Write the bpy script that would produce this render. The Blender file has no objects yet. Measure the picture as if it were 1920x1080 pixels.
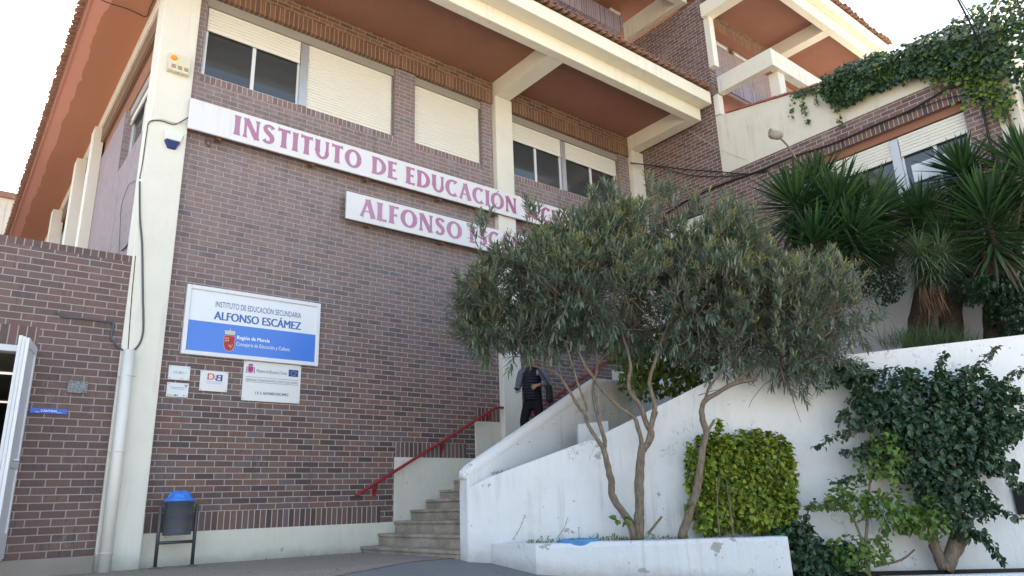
import bpy, bmesh, math, random
from mathutils import Vector, Matrix, noise
PI = math.pi
scene = bpy.context.scene
COL = scene.collection

# ---------------------------------------------------------------- camera
CAM = Vector((0.0, -10.5, 0.625))
FPX = 1343.354
ROT = Matrix.Rotation(-0.682454, 3, 'Z') @ Matrix.Rotation(1.863926, 3, 'X') @ Matrix.Rotation(-0.0338286, 3, 'Z')
cd = bpy.data.cameras.new('camera'); cam = bpy.data.objects.new('camera', cd); COL.objects.link(cam)
cd.sensor_width = 36.0; cd.lens = FPX / 1920 * 36.0; cd.clip_end = 900; cd.clip_start = 0.05
cam.matrix_world = Matrix.Translation(CAM) @ ROT.to_4x4()
scene.camera = cam

# ---------------------------------------------------------------- light
SUN_EL, SUN_AZ = math.radians(48), math.radians(20)      # azimuth from +Y towards +X (the sun stands behind the building)
w = bpy.data.worlds.new('World'); scene.world = w; w.use_nodes = True
nt = w.node_tree; bg = nt.nodes['Background']
sky = nt.nodes.new('ShaderNodeTexSky'); sky.sky_type = 'NISHITA'; sky.sun_disc = False
sky.sun_elevation = SUN_EL; sky.sun_rotation = SUN_AZ; sky.air_density = 1.0; sky.dust_density = 2.5; sky.ozone_density = 1.0
nt.links.new(sky.outputs[0], bg.inputs[0]); bg.inputs[1].default_value = 0.15
sl = bpy.data.lights.new('sun', 'SUN'); sl.energy = 4.5; sl.angle = math.radians(0.5); sl.color = (1.0, 0.93, 0.82)
so = bpy.data.objects.new('sun', sl); COL.objects.link(so)
sd = Vector((math.sin(SUN_AZ) * math.cos(SUN_EL), math.cos(SUN_AZ) * math.cos(SUN_EL), math.sin(SUN_EL)))
so.rotation_euler = sd.to_track_quat('Z', 'Y').to_euler(); so.location = (0, 20, 30)
scene.view_settings.view_transform = 'Standard'; scene.view_settings.look = 'None'
scene.view_settings.gamma = 1.0; scene.view_settings.exposure = 2.12
scene.view_settings.use_white_balance = True; scene.view_settings.white_balance_temperature = 7600; scene.view_settings.white_balance_tint = 8
try: scene.render.engine = 'CYCLES'
except Exception: pass
scene.cycles.max_bounces = 8; scene.cycles.diffuse_bounces = 5

# ---------------------------------------------------------------- helpers
def ray(px, py):
    return ROT @ Vector(((px - 960) / FPX, -(py - 540) / FPX, -1.0))
HV = Vector((math.sin(0.682454), math.cos(0.682454), 0.0))
def at(px, py, d):                     # point seen at a photo pixel, d metres away (measured level)
    r = ray(px, py); return CAM + r * (d / r.dot(HV))
def atz(px, py, z):
    r = ray(px, py); return CAM + r * ((z - CAM.z) / r.z)
def ony(px, py, y):
    r = ray(px, py); return CAM + r * ((y - CAM.y) / r.y)
def onx(px, py, x):
    r = ray(px, py); return CAM + r * ((x - CAM.x) / r.x)
def gz(y):                             # street level: flat by the building, falling away towards the viewer
    return 0.0 if y > -2.5 else -0.13 * (min(-y, 30) - 2.5)

class MB:
    def __init__(s): s.v = []; s.f = []; s.m = []
    def face(s, pts, m=0):
        i = len(s.v); s.v += [tuple(p) for p in pts]; s.f.append(tuple(range(i, i + len(pts)))); s.m.append(m)
    def box(s, a, b, m=0):
        x0, y0, z0 = a; x1, y1, z1 = b
        if x0 > x1: x0, x1 = x1, x0
        if y0 > y1: y0, y1 = y1, y0
        if z0 > z1: z0, z1 = z1, z0
        P = [(x0,y0,z0),(x1,y0,z0),(x1,y1,z0),(x0,y1,z0),(x0,y0,z1),(x1,y0,z1),(x1,y1,z1),(x0,y1,z1)]
        s.hull8(P, m)
    def hull8(s, P, m=0):
        i = len(s.v); s.v += [tuple(p) for p in P]
        for q in ((0,3,2,1),(4,5,6,7),(0,1,5,4),(1,2,6,5),(2,3,7,6),(3,0,4,7)):
            s.f.append(tuple(i + k for k in q)); s.m.append(m)
    def prism(s, poly, z0, z1, m=0):   # poly in xy, z0/z1 numbers or lists
        n = len(poly); i = len(s.v)
        za = z0 if isinstance(z0, (list, tuple)) else [z0] * n
        zb = z1 if isinstance(z1, (list, tuple)) else [z1] * n
        s.v += [(p[0], p[1], za[k]) for k, p in enumerate(poly)] + [(p[0], p[1], zb[k]) for k, p in enumerate(poly)]
        s.f.append(tuple(i + k for k in range(n))[::-1]); s.m.append(m)
        s.f.append(tuple(i + n + k for k in range(n))); s.m.append(m)
        for k in range(n):
            j = (k + 1) % n; s.f.append((i + k, i + j, i + n + j, i + n + k)); s.m.append(m)
    def tube(s, pts, rad, n=8, m=0, cap=True):
        pts = [Vector(p) for p in pts]; k = len(pts)
        rr = rad if isinstance(rad, (list, tuple)) else [rad] * k
        t = (pts[1] - pts[0]).normalized()
        u = t.orthogonal().normalized(); i0 = len(s.v)
        for a in range(k):
            if a == 0: t2 = (pts[1] - pts[0])
            elif a == k - 1: t2 = (pts[-1] - pts[-2])
            else: t2 = (pts[a + 1] - pts[a - 1])
            t2 = t2.normalized() if t2.length > 1e-9 else t
            u = (u - t2 * u.dot(t2)); u = u.normalized() if u.length > 1e-6 else t2.orthogonal().normalized()
            v = t2.cross(u)
            for b in range(n):
                an = 2 * PI * b / n
                s.v.append(tuple(pts[a] + (u * math.cos(an) + v * math.sin(an)) * rr[a]))
        for a in range(k - 1):
            for b in range(n):
                c = (b + 1) % n
                s.f.append((i0 + a*n + b, i0 + a*n + c, i0 + (a+1)*n + c, i0 + (a+1)*n + b)); s.m.append(m)
        if cap:
            s.f.append(tuple(i0 + b for b in range(n))[::-1]); s.m.append(m)
            s.f.append(tuple(i0 + (k-1)*n + b for b in range(n))); s.m.append(m)
    def lathe(s, c, prof, n=24, m=0):
        i0 = len(s.v)
        for r, z in prof:
            for b in range(n):
                an = 2 * PI * b / n; s.v.append((c[0] + r*math.cos(an), c[1] + r*math.sin(an), c[2] + z))
        for a in range(len(prof) - 1):
            for b in range(n):
                d = (b + 1) % n
                s.f.append((i0 + a*n + b, i0 + a*n + d, i0 + (a+1)*n + d, i0 + (a+1)*n + b)); s.m.append(m)
    def build(s, name, mats, parent=None, smooth=False, bevel=0):
        me = bpy.data.meshes.new(name); me.from_pydata(s.v, [], s.f)
        if not isinstance(mats, (list, tuple)): mats = [mats]
        for x in mats: me.materials.append(x)
        if len(mats) > 1: me.polygons.foreach_set('material_index', s.m)
        if smooth: me.polygons.foreach_set('use_smooth', [True] * len(s.f))
        me.update()
        o = bpy.data.objects.new(name, me); COL.objects.link(o)
        if parent is not None:
            o.parent = parent; o.matrix_parent_inverse = Matrix.Translation(Vector(parent['org']) if 'org' in parent else Vector()).inverted()
        if bevel:
            md = o.modifiers.new('bevel', 'BEVEL'); md.width = bevel; md.segments = 2; md.limit_method = 'ANGLE'
        return o
def thing(name, label, cat, loc=(0, 0, 0), group=None):
    o = bpy.data.objects.new(name, None); COL.objects.link(o); o.location = loc; o.empty_display_size = 0.2
    o['org'] = tuple(float(x) for x in loc); o['label'] = label; o['category'] = cat
    if group: o['group'] = group
    return o
def sub(o, parent):                    # hang an already built mesh under another mesh part
    o.parent = parent; o.matrix_parent_inverse = Matrix.Identity(4); return o
def tag(o, label, cat, group=None):
    o['label'] = label; o['category'] = cat
    if group: o['group'] = group
    return o
def struct(o): o['kind'] = 'structure'; return o

# solid wall from cells: front plane at p0, thickness towards p1 (axis 'y': wall spans x,z; axis 'x': wall spans y,z)
def wall_cells(name, axis, p0, p1, rects, mats, parent):
    us = sorted({r[0] for r in rects} | {r[1] for r in rects}); vs = sorted({r[2] for r in rects} | {r[3] for r in rects})
    def cell(u, v):
        k = None
        for r in rects:
            if r[0] <= u <= r[1] and r[2] <= v <= r[3]: k = r[4]
        return k
    G = [[cell((us[i] + us[i+1]) / 2, (vs[j] + vs[j+1]) / 2) for j in range(len(vs) - 1)] for i in range(len(us) - 1)]
    b = MB()
    P = (lambda u, v, p: (u, p, v)) if axis == 'y' else (lambda u, v, p: (p, u, v))
    for i in range(len(us) - 1):
        for j in range(len(vs) - 1):
            g = G[i][j]
            if g is None: continue
            u0, u1, v0, v1 = us[i], us[i+1], vs[j], vs[j+1]
            b.face([P(u0,v0,p0),P(u1,v0,p0),P(u1,v1,p0),P(u0,v1,p0)], g)
            b.face([P(u0,v0,p1),P(u0,v1,p1),P(u1,v1,p1),P(u1,v0,p1)], g)
            def nb(a, c): return 0 <= a < len(us)-1 and 0 <= c < len(vs)-1 and G[a][c] is not None
            if not nb(i-1, j): b.face([P(u0,v0,p0),P(u0,v1,p0),P(u0,v1,p1),P(u0,v0,p1)], g)
            if not nb(i+1, j): b.face([P(u1,v0,p0),P(u1,v0,p1),P(u1,v1,p1),P(u1,v1,p0)], g)
            if not nb(i, j-1): b.face([P(u0,v0,p0),P(u0,v0,p1),P(u1,v0,p1),P(u1,v0,p0)], g)
            if not nb(i, j+1): b.face([P(u0,v1,p0),P(u1,v1,p0),P(u1,v1,p1),P(u0,v1,p1)], g)
    return b.build(name, mats, parent)

# ---------------------------------------------------------------- materials
class N:
    def __init__(s, name):
        s.m = bpy.data.materials.new(name); s.m.use_nodes = True; s.t = s.m.node_tree
        s.b = s.t.nodes['Principled BSDF']; s.out = s.t.nodes['Material Output']
    def n(s, typ, **kw):
        x = s.t.nodes.new(typ)
        for k, v in kw.items(): setattr(x, k, v)
        return x
    def put(s, sock, v):
        if hasattr(v, 'is_output') or isinstance(v, bpy.types.NodeSocket): s.t.links.new(v, sock)
        else: sock.default_value = v
    def math(s, op, a, b=0.0, c=0.0, clamp=False):
        x = s.n('ShaderNodeMath', operation=op); x.use_clamp = clamp
        for i, v in enumerate((a, b, c)): s.put(x.inputs[i], v)
        return x.outputs[0]
    def mix(s, f, a, b, blend='MIX'):
        x = s.n('ShaderNodeMix', data_type='RGBA', blend_type=blend)
        s.put(x.inputs[0], f)
        for i, v in ((6, a), (7, b)):
            if isinstance(v, tuple): v = v + (1,) if len(v) == 3 else v
            s.put(x.inputs[i], v)
        return x.outputs[2]
    def noise(s, scale, detail=3, rough=.55, vec=None, dim='3D'):
        x = s.n('ShaderNodeTexNoise', noise_dimensions=dim); x.inputs['Scale'].default_value = scale
        x.inputs['Detail'].default_value = detail; x.inputs['Roughness'].default_value = rough
        if vec is not None: s.put(x.inputs['Vector'], vec)
        return x.outputs[0]
    def coord(s, scale=None):
        c = s.n('ShaderNodeTexCoord').outputs['Object']
        if scale:
            mp = s.n('ShaderNodeMapping'); s.t.links.new(c, mp.inputs[0]); mp.inputs['Scale'].default_value = scale; c = mp.outputs[0]
        return c
    def ramp(s, f, stops, interp='LINEAR'):
        x = s.n('ShaderNodeValToRGB'); x.color_ramp.interpolation = interp; e = x.color_ramp.elements
        while len(e) < len(stops): e.new(0.5)
        for i, (p, c) in enumerate(stops): e[i].position = p; e[i].color = tuple(c) + (1,) if len(c) == 3 else c
        s.put(x.inputs[0], f); return x.outputs[0]
    def step(s, v, a, b):
        x = s.n('ShaderNodeMapRange'); x.interpolation_type = 'SMOOTHSTEP'
        s.put(x.inputs[0], v); x.inputs[1].default_value = a; x.inputs[2].default_value = b; return x.outputs[0]
    def bump(s, h, strength=.5, dist=.01):
        x = s.n('ShaderNodeBump'); x.inputs['Strength'].default_value = strength; x.inputs['Distance'].default_value = dist
        s.put(x.inputs['Height'], h); s.t.links.new(x.outputs[0], s.b.inputs['Normal'])
    def col(s, c, rough=.8, spec=.5, metal=0):
        s.put(s.b.inputs['Base Color'], c + (1,) if isinstance(c, tuple) and len(c) == 3 else c)
        s.put(s.b.inputs['Roughness'], rough); s.b.inputs['Specular IOR Level'].default_value = spec; s.b.inputs['Metallic'].default_value = metal
        return s.m

def brick(name, L=.253, H=.083, mo=.012, pal=None, mortar=(.47,.42,.40), fade=0.0, soldier=False, rough=.75):
    k = N(name)
    if pal is None: pal = [(.085,.052,.055), (.15,.085,.08), (.19,.105,.09), (.165,.12,.125), (.13,.075,.07)]
    co = k.coord(); sx = k.n('ShaderNodeSeparateXYZ'); k.t.links.new(co, sx.inputs[0])
    ge = k.n('ShaderNodeNewGeometry'); nn = k.n('ShaderNodeSeparateXYZ'); k.t.links.new(ge.outputs['Normal'], nn.inputs[0])
    ax = k.math('GREATER_THAN', k.math('ABSOLUTE', nn.outputs[0]), .6); az = k.math('GREATER_THAN', k.math('ABSOLUTE', nn.outputs[2]), .6)
    X, Y, Z = sx.outputs
    u = k.math('ADD', k.math('MULTIPLY', Y, ax), k.math('MULTIPLY', X, k.math('SUBTRACT', 1.0, ax)))
    v = k.math('ADD', k.math('MULTIPLY', Y, az), k.math('MULTIPLY', Z, k.math('SUBTRACT', 1.0, az)))
    wob = k.math('MULTIPLY', k.math('SUBTRACT', k.noise(9, 2), .5), .006)
    u = k.math('ADD', u, wob); v = k.math('ADD', v, k.math('MULTIPLY', k.math('SUBTRACT', k.noise(7, 2), .5), .006))
    if soldier:
        un = k.math('DIVIDE', u, H); col = k.math('FLOOR', un); row = k.math('MULTIPLY', col, 0.0)
        fu = k.math('MULTIPLY', k.math('FRACT', un), H); fv = None
    else:
        vn = k.math('DIVIDE', v, H); row = k.math('FLOOR', vn)
        rr = k.n('ShaderNodeTexWhiteNoise', noise_dimensions='1D'); k.put(rr.inputs['W'], row)
        sh = k.math('ADD', k.math('MULTIPLY', k.math('FRACT', k.math('MULTIPLY', row, .5)), 1.0), k.math('MULTIPLY', rr.outputs[0], .12))
        un = k.math('ADD', k.math('DIVIDE', u, L), sh); col = k.math('FLOOR', un)
        fu = k.math('MULTIPLY', k.math('FRACT', un), L); fv = k.math('MULTIPLY', k.math('FRACT', vn), H)
    e = .0025
    msk = k.step(fu, mo - e, mo + e)
    if fv is not None: msk = k.math('MULTIPLY', msk, k.step(fv, mo - e, mo + e))
    cv = k.n('ShaderNodeCombineXYZ'); k.put(cv.inputs[0], col); k.put(cv.inputs[1], row)
    wn = k.n('ShaderNodeTexWhiteNoise', noise_dimensions='2D'); k.put(wn.inputs['Vector'], cv.outputs[0])
    rnd = wn.outputs[0]
    n_ = len(pal); c = k.ramp(rnd, [(i / n_, p) for i, p in enumerate(pal)], 'CONSTANT')
    fine = k.noise(1, 4, .7, k.coord((90, 90, 14)))
    c = k.mix(1.0, c, k.ramp(fine, [(.25, (.72,.72,.72)), (.75, (1.3,1.28,1.28))]), 'MULTIPLY')
    if not soldier:                    # vertical clinker marks in some bricks
        st = k.math('MULTIPLY', k.step(k.noise(1, 1, .5, k.coord((26, 26, 3))), .58, .64), k.math('GREATER_THAN', rnd, .55))
        c = k.mix(k.math('MULTIPLY', st, .45), c, (.07,.05,.06))
    mc = k.mix(k.noise(3, 4), tuple(x * .8 for x in mortar), tuple(x * 1.15 for x in mortar))
    c = k.mix(msk, mc, c)
    if fade:                           # paler towards the top, with lime bloom blotches and dark runs
        f = k.math('MULTIPLY', k.step(k.math('ADD', Z, k.math('MULTIPLY', k.noise(.55, 4), 2.6)), 2.2, 7.5), fade)
        f = k.math('MULTIPLY', f, k.ramp(k.noise(1, 5, .75, k.coord((7, 7, 1.6))), [(.3, (.45,)*3), (.75, (1.25,)*3)]))
        c = k.mix(f, c, (.38,.325,.345))
        bl = k.step(k.noise(1, 6, .8, k.coord((2.2, 2.2, 1.3))), .58, .76)
        c = k.mix(k.math('MULTIPLY', bl, .38), c, (.5,.46,.46))
        rn_ = k.math('MULTIPLY', k.step(k.noise(1, 4, .7, k.coord((5, 5, .35))), .56, .75), .5)
        c = k.mix(rn_, c, (.10,.075,.075))
    k.col(c, rough, .4)
    h = k.math('ADD', k.math('MULTIPLY', msk, 1.0), k.math('MULTIPLY', fine, .25))
    k.bump(h, .8, .006)
    return k.m

def plaster(name, base, stain=(.35,.30,.24), drip=.0, spots=.0, splash=None, patch=None, rough=.85, bumps=.35, varn=.08):
    k = N(name); a = tuple(x * (1 - varn) for x in base); b = tuple(min(x * (1 + varn), .93) for x in base)
    c = k.mix(k.noise(1.3, 5, .6, k.coord()), a, b)
    if drip:
        d = k.math('MULTIPLY', k.step(k.noise(1, 5, .7, k.coord((11, 11, .5))), .48, .72), k.step(k.noise(.8, 4, .6, k.coord()), .44, .62))
        c = k.mix(k.math('MULTIPLY', k.step(k.noise(1.7, 6, .7, k.coord()), .5, .72), drip * .55), c, tuple((x + y) / 2 for x, y in zip(stain, base)))
        c = k.mix(k.math('MULTIPLY', d, drip), c, stain)
    if spots:
        s_ = k.math('MULTIPLY', k.step(k.noise(26, 2, .4, k.coord()), .70, .73), k.step(k.noise(1.1, 2, .5, k.coord()), .5, .6))
        c = k.mix(k.math('MULTIPLY', s_, spots), c, (.22,.19,.17))
    if splash:                         # splash dirt just above the ground it stands on
        sz_ = k.n('ShaderNodeSeparateXYZ'); k.t.links.new(k.coord(), sz_.inputs[0])
        gl_ = k.math('MULTIPLY', k.math('MINIMUM', k.math('ADD', sz_.outputs[1], 2.5), 0.0), .13)
        hz_ = k.math('SUBTRACT', k.math('SUBTRACT', sz_.outputs[2], gl_), k.math('MULTIPLY', k.noise(3, 6, .7, k.coord()), splash * 1.6))
        c = k.mix(k.math('MULTIPLY', k.math('SUBTRACT', 1.0, k.step(hz_, -splash, splash * .6)), .55), c, (.27,.22,.18))
    if patch:
        p = k.step(k.noise(1, 6, .62, k.coord((3.2, 3.2, 4.5))), patch, patch + .012)
        c = k.mix(k.math('MULTIPLY', p, .85), c, (.36,.34,.33))
    if spots:                          # hairline cracks
        cr = k.math('LESS_THAN', k.math('ABSOLUTE', k.math('SUBTRACT', k.noise(.9, 7, .62, k.coord((1, 1, .6))), .5)), .0016)
        cr = k.math('MULTIPLY', cr, k.step(k.noise(.6, 2, .5, k.coord((1, 1, 1.3))), .5, .56))
        c = k.mix(k.math('MULTIPLY', cr, .75), c, (.20,.18,.16))
    k.col(c, rough, .3)
    k.bump(k.math('ADD', k.noise(120, 3, .6, k.coord()), k.math('ADD', k.math('MULTIPLY', k.noise(6, 4, .6, k.coord()), 1.5), k.math('MULTIPLY', k.noise(1, 3, .5, k.coord((14, 14, 3.5))), 1.2))), bumps, .012)
    return k.m

def simple(name, c, rough=.6, spec=.4, metal=0, var=.12, sc=6, bump=0, bs=60):
    k = N(name)
    cc = k.mix(k.noise(sc, 4, .6, k.coord()), tuple(x * (1 - var) for x in c), tuple(min(1, x * (1 + var)) for x in c))
    k.col(cc, rough, spec, metal)
    if bump: k.bump(k.noise(bs, 3, .6, k.coord()), bump, .004)
    return k.m

def leafmat(name, cols, rough=.45, trans=.25, spec=.4, hue=None):
    k = N(name); g = k.n('ShaderNodeNewGeometry')
    n_ = len(cols); c = k.ramp(g.outputs['Random Per Island'], [(i / max(1, n_ - 1), p) for i, p in enumerate(cols)])
    k.col(c, rough, spec)
    tr = k.n('ShaderNodeBsdfTranslucent'); k.t.links.new(k.mix(1.0, c, (1.25, 1.35, .7), 'MULTIPLY'), tr.inputs[0])
    mx = k.n('ShaderNodeMixShader'); mx.inputs[0].default_value = trans
    k.t.links.new(k.b.outputs[0], mx.inputs[1]); k.t.links.new(tr.outputs[0], mx.inputs[2]); k.t.links.new(mx.outputs[0], k.out.inputs[0])
    return k.m

PAL = [(.085,.057,.056), (.148,.088,.077), (.182,.106,.088), (.145,.105,.102), (.12,.074,.066), (.168,.092,.077)]
M = {}
M['brick'] = brick('brick_weathered', pal=PAL, mortar=(.42,.375,.355), fade=.5)
M['soldier'] = brick('brick_soldier', pal=PAL, soldier=True)
M['sill'] = brick('brick_sill_course', pal=[(.21,.15,.155), (.25,.19,.19), (.18,.13,.14), (.23,.15,.14)], soldier=True)
M['soldier_glare'] = brick('brick_soldier_sky_glare', pal=[(.25,.2,.25), (.3,.25,.3), (.22,.17,.22)], soldier=True, mortar=(.5,.47,.5))  # lavender tint is grazing sky glare put into the brick colour
M['lintel'] = brick('brick_warm_bounce', pal=[(.165,.088,.055), (.205,.11,.068), (.13,.078,.055), (.225,.125,.078)], mortar=(.36,.29,.22))  # orange tint is warm bounce from the soffit, put into the brick colour
M['lintel_sold'] = brick('brick_warm_bounce_soldier', pal=[(.185,.098,.062), (.225,.12,.075), (.165,.09,.06)], soldier=True, mortar=(.38,.31,.24))  # soldier course with the same soffit bounce in its colour
M['cantina'] = brick('brick_annex', L=.262, H=.0905, mo=.013, pal=[(.13,.08,.073), (.15,.09,.082), (.12,.078,.074), (.165,.10,.09)], mortar=(.36,.32,.30), fade=.15)
M['cantina_sold'] = brick('brick_annex_soldier', H=.092, pal=[(.13,.08,.073), (.155,.095,.088), (.12,.078,.074)], mortar=(.36,.32,.30), soldier=True)
M['ret'] = brick('brick_return_wall', pal=[(.13,.068,.058), (.17,.088,.072), (.11,.062,.056), (.19,.11,.092)], fade=.12)
M['leftbrick'] = brick('brick_gable', pal=[(.22,.155,.17), (.25,.18,.19), (.2,.145,.165)], mortar=(.4,.34,.36), fade=.5)  # pale lavender palette has the grazing sky glare painted in
M['cream'] = plaster('cream_paint', (.75,.725,.65), drip=.3, splash=.2, bumps=.4)
M['cream_beam'] = plaster('cream_beam_paint', (.78,.73,.60), drip=.3, bumps=.15)
M['plinth'] = plaster('cream_plinth_paint', (.72,.69,.60), drip=.4, splash=.12, patch=.66, bumps=.7)
M['white'] = plaster('white_lime_paint', (.76,.76,.77), drip=.42, spots=.8, splash=.2, patch=.67, bumps=.7)
M['white_planter'] = plaster('white_flaking_paint', (.78,.78,.79), drip=.3, spots=.7, splash=.15, patch=.625, bumps=1.0)
M['white_plain'] = plaster('white_wall_paint', (.68,.68,.71), drip=.3, bumps=.3)
M['parapet'] = plaster('ochre_white_paint', (.70,.66,.57), drip=.5, bumps=.25)
M['terra'] = plaster('terracotta_soffit', (.32,.15,.10), stain=(.17,.075,.05), drip=.3, varn=.14, bumps=.15, rough=.9)
M['terra_line'] = plaster('terracotta_fascia', (.50,.22,.16), varn=.1, bumps=.15)
M['tile'] = simple('clay_tile', (.31,.175,.13), .85, .2, var=.4, sc=9, bump=.3)
M['alu'] = simple('aluminium', (.55,.56,.58), .35, .5, .6, var=.05)
M['white_alu'] = simple('white_aluminium', (.72,.73,.76), .35, .5, 0, var=.03)
M['boxmetal'] = simple('shutter_box', (.36,.34,.31), .5, .5, .2, var=.1)
M['shut'] = simple('shutter_slat', (.76,.74,.67), .5, .4, 0, var=.03, sc=2)
M['dark'] = simple('dark_interior', (.02,.02,.022), .9, .1)
M['curtain'] = simple('grey_blind', (.10,.105,.115), .9, .1)
g = N('window_glass'); g.col((.05,.055,.062), .05, .8); g.b.inputs['IOR'].default_value = 1.5; M['glass'] = g.m
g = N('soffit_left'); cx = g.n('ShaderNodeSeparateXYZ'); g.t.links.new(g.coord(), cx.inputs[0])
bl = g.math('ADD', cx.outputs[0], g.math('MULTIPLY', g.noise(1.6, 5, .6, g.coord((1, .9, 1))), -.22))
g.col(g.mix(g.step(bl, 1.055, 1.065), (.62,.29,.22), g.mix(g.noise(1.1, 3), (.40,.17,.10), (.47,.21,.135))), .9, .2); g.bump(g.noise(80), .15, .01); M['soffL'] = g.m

# window set: T maps (along, depth, height) to the world
def window(parent, T, u0, u1, v0, v1, shut, mull=None, box=True, dep=.10):
    """shut: list of (ua, ub, bottom of lowered shutter); panes split at the middle"""
    def bx(mb, a, b): 
        p, q_ = T(*a), T(*b); mb.box(p, q_)
    fr = MB(); t = .045
    top = v1 - (.16 if box else .02)
    bx(fr, (u0, dep, v0), (u0 + t, dep + .06, top)); bx(fr, (u1 - t, dep, v0), (u1, dep + .06, top))
    bx(fr, (u0 + t, dep, v0), (u1 - t, dep + .06, v0 + t)); bx(fr, (u0 + t, dep, top - t), (u1 - t, dep + .06, top))
    if mull: bx(fr, (mull[0], dep - .05, v0 + t), (mull[1], dep + .065, top - t))
    f = fr.build('window', M['alu'], parent)
    ub, vb = u1 - t, v0 + t
    bays = [(u0 + t, mull[0]), (mull[1], u1 - t)] if mull else [(u0 + t, u1 - t)]
    gl = MB()
    for a, b_ in bays:
        bx(gl, (a, dep + .035, vb), (b_, dep + .045, top - t))
    sub(gl.build('glass', M['glass']), f)
    for a, b_ in bays:
        c_ = (a + b_) / 2
        for e0, e1 in ((a, c_), (c_, b_)):      # two sliding sashes, each a frame
            m2 = MB(); w0 = .028 if e0 == c_ else .03; w1 = .0285 if e1 == c_ else .03
            bx(m2, (e0, dep + .01, vb), (e0 + w0, dep + .034, top - t)); bx(m2, (e1 - w1, dep + .01, vb), (e1, dep + .034, top - t))
            bx(m2, (e0 + w0, dep + .012, vb), (e1 - w1, dep + .033, vb + .03)); bx(m2, (e0 + w0, dep + .012, top - t - .03), (e1 - w1, dep + .033, top - t))
            sub(m2.build('sash', M['white_alu']), f)
    if box:
        m3 = MB(); bx(m3, (u0, dep - .055, v1 - .158), (u1, dep + .06, v1 - .002)); sub(m3.build('shutter_box', M['boxmetal']), f)
    for a, b_, bot in shut:
        m4 = MB(); z = top; n_ = int((top - bot) / .052)
        if n_ < 1: continue
        h = (top - bot) / n_
        for i in range(n_):
            z1 = top - i * h; z0 = z1 - h
            pr = [(.012, z0), (-.005, z0 + h * .10), (-.008, z0 + h * .5), (-.005, z0 + h * .88), (.012, z1 - .0005)]
            for k_ in range(4):
                (d0, za), (d1, zb) = pr[k_], pr[k_ + 1]
                m4.face([T(a, dep - .018 + d0, za), T(b_, dep - .018 + d0, za), T(b_, dep - .018 + d1, zb), T(a, dep - .018 + d1, zb)])
        bx(m4, (a, dep - .035, bot - .035), (b_, dep - .012, bot))
        sub(m4.build('shutter', M['shut']), f)
    return f
TY = lambda u, d, v: (u, d, v)
TX = lambda u, d, v: (12.8 + d, u, v)

# ================= main building =================
B = thing('school_building', 'brown brick school building with cream pillars, terracotta soffits and tiled eaves', 'building', (2.0, 0, 0))
wall_cells('brick_wall', 'y', 0, .25, [
    (2.3, 12.8, 0, 9.185, 0),
    (2.3, 5.95, 0, .42, None), (5.95, 7.57, 0, 1.42, None), (7.57, 8.2, 0, 2.07, None), (8.2, 9.4, 0, 1.75, None), (9.4, 11.2, 0, 2.0, None), (11.2, 12.8, 0, 3.3, None),
    (2.3, 5.72, .42, .665, 1), (5.97, 7.38, 1.42, 1.665, 1), (7.59, 8.2, 2.07, 2.315, 1),
    (2.43, 5.86, 7.09, 7.21, 2), (6.29, 7.89, 7.09, 7.21, 2), (8.6, 12.0, 7.09, 7.21, 2),
    (2.3, 12.8, 8.66, 9.185, None),
    (2.43, 5.86, 7.21, 8.66, None), (6.29, 7.89, 7.21, 8.66, None), (8.62, 11.98, 7.21, 8.66, None)], [M['brick'], M['soldier'], M['sill']], B)
pl = MB()
for a in ((2.3, 5.95, -.3, .42), (5.952, 7.57, -.3, 1.42), (7.572, 8.14, -.3, 2.07), (8.6, 9.4, 0, 1.75), (9.402, 11.2, 0, 2.0), (11.202, 12.79, 0, 3.3)):
    pl.box((a[0], -.022, a[2]), (a[1], .24, a[3]))
pl.build('plinth', M['plinth'], B, bevel=.008)
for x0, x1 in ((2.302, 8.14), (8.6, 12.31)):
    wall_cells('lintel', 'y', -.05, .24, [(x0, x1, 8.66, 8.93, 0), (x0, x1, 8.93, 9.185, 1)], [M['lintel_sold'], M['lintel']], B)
for x0, x1, y0, zt in ((1.79, 2.30, .35, 9.18), (8.15, 8.59, .2, 8.835), (12.33, 12.75, .2, 8.835)):
    pb = MB(); pb.box((x0, -.13, -.3), (x1, y0, zt)); pb.build('pillar', M['cream'], B, bevel=.012)
dk = MB(); dk.box((2.4, .6, 7.0), (12.2, .65, 9.0)); dk.build('room_back', M['curtain'], B)
window(B, TY, 2.43, 5.86, 7.21, 8.66, [(2.475, 4.02, 8.10), (4.18, 5.815, 7.26)], (4.03, 4.17))
window(B, TY, 6.29, 7.89, 7.21, 8.66, [(6.335, 7.845, 7.26)])
window(B, TY, 8.62, 11.98, 7.21, 8.66, [(8.665, 10.13, 8.10), (10.27, 11.935, 8.10)], (10.14, 10.26))
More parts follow.
